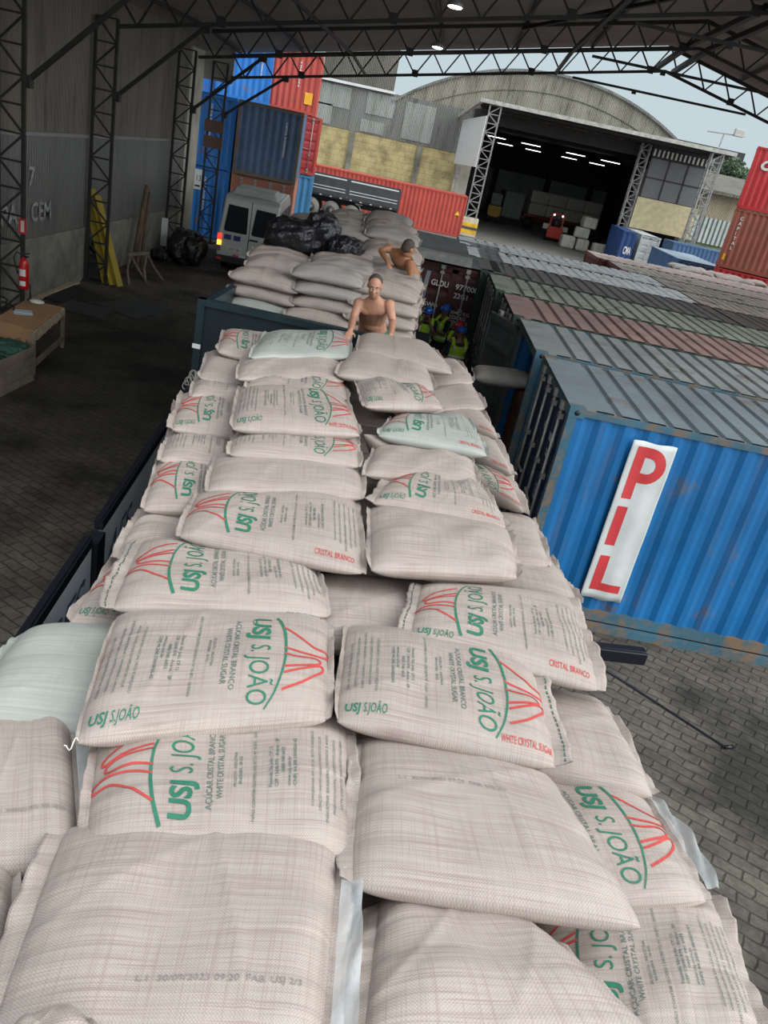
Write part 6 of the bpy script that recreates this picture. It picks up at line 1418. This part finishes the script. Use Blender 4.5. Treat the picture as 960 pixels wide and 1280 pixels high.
# things on it
pp = onp(29, 391, 0.81); mb = MB(); mb.box(-0.16, 0.16, -0.11, 0.11, 0, 0.004); mb.box(-0.14, 0.15, 0.0, 0.2, 0.004, 0.012); o = mb.build('papers', plain('paper_blue_white', (0.42, 0.50, 0.58), 0.7), None, (pp.x, pp.y, 0.802)); o.rotation_euler = (0, 0, 0.5); tag(o, 'bluish sheets of paper lying on the brown desk top', 'papers')
pp = onp(46, 379, 0.81); mb = MB(); mb.ell((0, 0, 0.03), 0.15, 0.10, 0.045, 14, 6); o = mb.build('white_rag', plain('rag_white', (0.55, 0.55, 0.5), 0.8, bmp=0.5, bsc=20), None, (pp.x, pp.y, 0.81)); tag(o, 'crumpled white rag at the far corner of the desk', 'rag')
pp = onp(38, 375, 0.81); mb = MB(); mb.tube([(0, 0, 0), (-0.01, 0, 0.30)], 0.018, 8); mb.cyl((0, 0, 0), (0, 0, 0.03), 0.05); o = mb.build('black_antenna', M_black, None, (pp.x, pp.y, 0.8)); tag(o, 'short black upright rod standing on the desk beside the rag', 'antenna')
# crate in front
k0, k1, k2, k3 = onp(42, 432, .62), onp(30, 420, .62), onp(-30, 432, .62), onp(-30, 462, .62); o1 = Vector((k0.x, k0.y, 0))
cr = thing('wooden_crate', 'grey weathered wooden crate full of rags at the left picture edge', 'crate', (k0.x, k0.y, 0))
kk = [k0 + V3(0.0, 0, 0), k1, k2, k3]
kn = [k3.lerp(k0, 0.0), k0]
for a_, b__ in ((k3, k0), (k0, k1), (k1, k2)):
    for r_ in range(4):
        A_ = a_ - o1; B_ = b__ - o1; mb = MB(); mb.bar((A_.x, A_.y, 0.075 + 0.15 * r_), (B_.x, B_.y, 0.075 + 0.15 * r_), 0.03, 0.14); mb.build('crate_board', M_wood, cr)
slab([k0, k1, k2, k3], 0.02, 0.05, 'crate_bottom', M_wood, cr, o1)
o = crumple('green_cloth', 'dark green cloth and cables heaped in the weathered crate', 'cloth', (k0.x - 0.45, k0.y + 0.0, 0.46), 0.36, 0.28, 0.18, 44, plain('dark_green_cloth', (0.015, 0.055, 0.038), 0.7))
mb = MB(); mb.smooth = True; mb.tube([(0.5 * math.cos(a) * (1 - 0.04 * a), 0.3 * math.sin(a) * (1 - 0.04 * a), 0.02 * a) for a in np.linspace(0, 12, 50)], 0.018, 6); pp = onp(3, 386, 0.82); o = mb.build('black_cable', M_black, None, (pp.x - 0.35, pp.y + 0.1, 0.82)); tag(o, 'coil of black cable on the left end of the desk', 'cable')
# fire extinguisher with its sign on the column
ep = ay(33, 328, 16.72); ex_ = thing('fire_extinguisher', 'red fire extinguisher hanging on the first lattice column', 'fire extinguisher', (ep.x, 16.62, 0.62))
M_fe = plain('extinguisher_red', (0.52, 0.012, 0.015), 0.3, var=0.05)
mb = MB(); mb.tube([(0, 0, 0), (0, 0, 0.02), (0, 0, 0.52), (0, 0, 0.60), (0, 0, 0.66)], [0.085, 0.10, 0.10, 0.07, 0.03], 18); mb.build('cylinder', M_fe, ex_)
mb = MB(); mb.box(-0.05, 0.05, -0.02, 0.02, 0.64, 0.69); mb.bar((-0.02, 0, 0.70), (0.12, 0, 0.76), 0.025); mb.bar((-0.02, 0, 0.68), (0.11, 0, 0.68), 0.02); mb.build('valve', M_black, ex_)
mb = MB(); mb.smooth = True; mb.tube([(-0.03, 0, 0.68), (-0.16, 0, 0.74), (-0.22, 0, 0.60), (-0.17, 0, 0.42), (-0.12, -0.02, 0.30)], 0.016, 8); mb.build('hose', M_black, ex_)
for z0, z1, y_ in ((0.28, 0.42, 0), (0.08, 0.18, 0)):
    mb = MB(); n = 10; V = []
    for i in range(n + 1):
        a = R(-120 + 75 * i / n); V += [(0.1015 * math.cos(a) , 0.1015 * math.sin(a), z0), (0.1015 * math.cos(a), 0.1015 * math.sin(a), z1)]
    mb.add(V, [(2 * i, 2 * i + 2, 2 * i + 3, 2 * i + 1) for i in range(n)]); mb.build('white_label', M_white, ex_)
sp_ = ay(29, 283, 16.65); mb = MB(); mb.box(-0.08, 0.08, 0, 0.01, -0.15, 0.15); sgn = mb.build('fire_sign', plain('sign_red', (0.42, 0.03, 0.03), 0.5), None, (sp_.x, 16.62, sp_.z)); tag(sgn, 'small red sign with a white panel above the fire extinguisher', 'sign')
mb = MB(); mb.box(-0.035, 0.035, -0.004, 0, -0.11, 0.11); mb.build('white_panel', plain('sign_white', (0.6, 0.5, 0.45), 0.5), sgn)
# white sign on the last column
s2 = ay(247, 224, 31.6); mb = MB(); mb.box(-0.14, 0.14, 0, 0.02, -0.35, 0.35); sg2 = mb.build('column_sign', M_white, None, (s2.x, 31.62, s2.z)); tag(sg2, 'tall white notice fixed to the last lattice column', 'sign')
mb = MB(); put_text(mb, '13', (-0.09, -0.004, -0.05), (1, 0, 0), (0, 0, 1), 1, width=0.16, height=0.2); mb.box(-0.1, 0.1, -0.004, 0, -0.26, -0.2); mb.build('sign_print', M_black, sg2)
for z0 in (3.38, 3.92): 
    mb = MB(); mb.box(-0.08, 0.62, -0.04, 0.02, 0, 0.40); o = mb.build('rust_plate', plain('rust_brown', (0.10, 0.055, 0.035), 0.8), None, (WX(31.8) + 0.12, 31.72, z0)); tag(o, 'rusty plate on the last lattice column, ' + ('lower' if z0 < 3.5 else 'upper') + ' one', 'plate')
# yellow boards leaning in the second column
y0_ = onp(150, 359, 0); ytop = ay(121, 243, 21.9)
M_yb = plain('yellow_board', (0.36, 0.26, 0.015), 0.55, var=0.15, sc=2)
for i, (dx_, dz_) in enumerate([(0, 0), (-0.20, 0.12), (-0.38, -0.1)]):
    a_ = Vector((y0_.x + dx_, y0_.y - 0.02 * i, 0.02)); b_2 = Vector((ytop.x + dx_ * 0.8 + 0.08, 21.75 + 0.05 * i, ytop.z + dz_))
    mb = MB(); mb.bar((0, 0, 0), b_2 - a_, 0.20, 0.03); o = mb.build('yellow_board', M_yb, None, a_); tag(o, 'long yellow board leaning in the second lattice column, ' + ['rightmost', 'middle', 'leftmost'][i] + ' of three', 'board', 'yellow boards at the wall')
# pipes at the third column
for i, (pa, pb, rr) in enumerate([((165, 336), (184, 232), 0.07), ((170, 338), (181, 262), 0.05), ((176, 334), (187, 240), 0.05)]):
    a_ = onp(*pa, 0); b_2 = ay(*pb, a_.y + 0.9); mb = MB(); mb.tube([(0, 0, 0), b_2 - a_], rr, 8); o = mb.build('rusty_pipe', plain('rust_brown2', (0.13, 0.085, 0.055), 0.8, var=0.4), None, a_); tag(o, ['thick rusty pipe leaning by the third lattice column', 'thin rusty pipe leaning left of the third lattice column', 'thin rusty pipe nearest the third lattice column'][i], 'pipe')
w0 = ay(205, 290, 27.6); mb = MB(); mb.box(-0.11, 0.11, -0.02, 0.02, -0.45, 0.45); o = mb.build('white_plate', M_white, None, (w0.x, 27.6, w0.z)); tag(o, 'white plate tied to the third lattice column above the rubbish bags', 'plate')
w0 = ay(187, 291, 27.4); mb = MB(); mb.ell((0, 0, 0), 0.22, 0.1, 0.24); o = mb.build('brown_cloth', plain('brown_cloth', (0.12, 0.05, 0.025), 0.8), None, (w0.x, 27.5, w0.z)); tag(o, 'brown cloth hanging on the third lattice column', 'cloth')
# sawhorse
h0 = onp(160, 318, 0.75); h1 = onp(186, 316, 0.75); sh_ = thing('sawhorse', 'old wooden sawhorse standing right of the yellow boards', 'sawhorse', (h0.x, h0.y, 0)); d_ = h1 - h0
mb = MB(); mb.bar((0, 0, 0.75), (d_.x, d_.y, 0.75), 0.08); mb.build('top_beam', M_wood, sh_)
for p_, s_ in ((0.1, 1), (0.1, -1), (0.9, 1), (0.9, -1)):
    mb = MB(); c_1 = Vector((d_.x * p_, d_.y * p_, 0.75)); mb.tube([c_1, c_1 + V3(0.10 + 0.06 * s_, s_ * 0.25, -0.42), c_1 + V3(0.28 + 0.10 * s_, s_ * 0.42, -0.75)], 0.035, 6); mb.build('leg', M_wood, sh_)
# plates on the floor and the dark rubble at the wall foot
M_mat = plain('dark_steel_plate', (0.040, 0.044, 0.048), 0.5, var=0.3, sc=2)
def flat(name, lb, cat, pts, th, mat):
    P_ = [onp(*p, th) for p in pts]; c = sum(P_, Vector()) / len(P_); c.z = 0; return tag(slab([p for p in P_], 0.002, th, name, mat, None, Vector((0, 0, 0))), lb, cat)
flat('steel_plate', 'dark steel plate lying on the pavers, right of the two', 'plate', [(118, 379), (168, 398), (216, 387), (168, 372)], 0.03, M_mat)
flat('steel_plate', 'dark steel plate lying on the pavers, left of the two', 'plate', [(70, 383), (127, 398), (145, 388), (88, 374)], 0.025, M_mat)
flat('rubber_mat', 'black rubber mat lying at the foot of the left wall', 'mat', [(55, 372), (78, 378), (110, 361), (92, 355)], 0.03, M_black)
flat('plank', 'pale plank lying along the foot of the left wall', 'plank', [(38, 372), (42, 375), (100, 352), (97, 349)], 0.06, M_splint)
o = crumple('black_bin_bag', 'black bag slumped inside the second lattice column', 'bag', (-8.98, 21.75, 0.85), 0.22, 0.18, 0.22, 51, M_tarp)
mb = MB(); mb.box(-0.2, 0.2, -0.2, 0.2, 0, 0.62); o = mb.build('oil_box', M_mat, None, (-8.98, 21.75, 0.0), bevel=0.02); tag(o, 'dark steel box under the slumped bag in the second column', 'box')
# sack half out of the open container's doorway and the goods inside
q_ = ay(629, 473, 12.35)
o = sack([(q_.x - 0.50, q_.y + 0.28, q_.z - 0.02), (q_.x + 0.42, q_.y + 0.34, q_.z + 0.05), (q_.x + 0.46, q_.y - 0.26, q_.z + 0.05), (q_.x - 0.46, q_.y - 0.30, q_.z - 0.02)], 'pale sack poking out of the open blue container doorway', 'sacks in the open container', T=0.26, seed=91, mat=M_sackt, res=0.7, stitch=False)
mb = MB(); 
pal = thing('goods_pallet', 'dark wooden pallet stack just inside the open blue container', 'pallet', (1.75, 11.5, 0.27))
for k in range(10):
    mb = MB(); mb.box(-0.1 if k == 9 else 0.0, 1.2, 0.1, 2.1, 0.16 * k, 0.16 * k + 0.13); mb.build('pallet_board', plain('reddish_wood', (0.12, 0.045, 0.025), 0.8, var=0.3), pal)
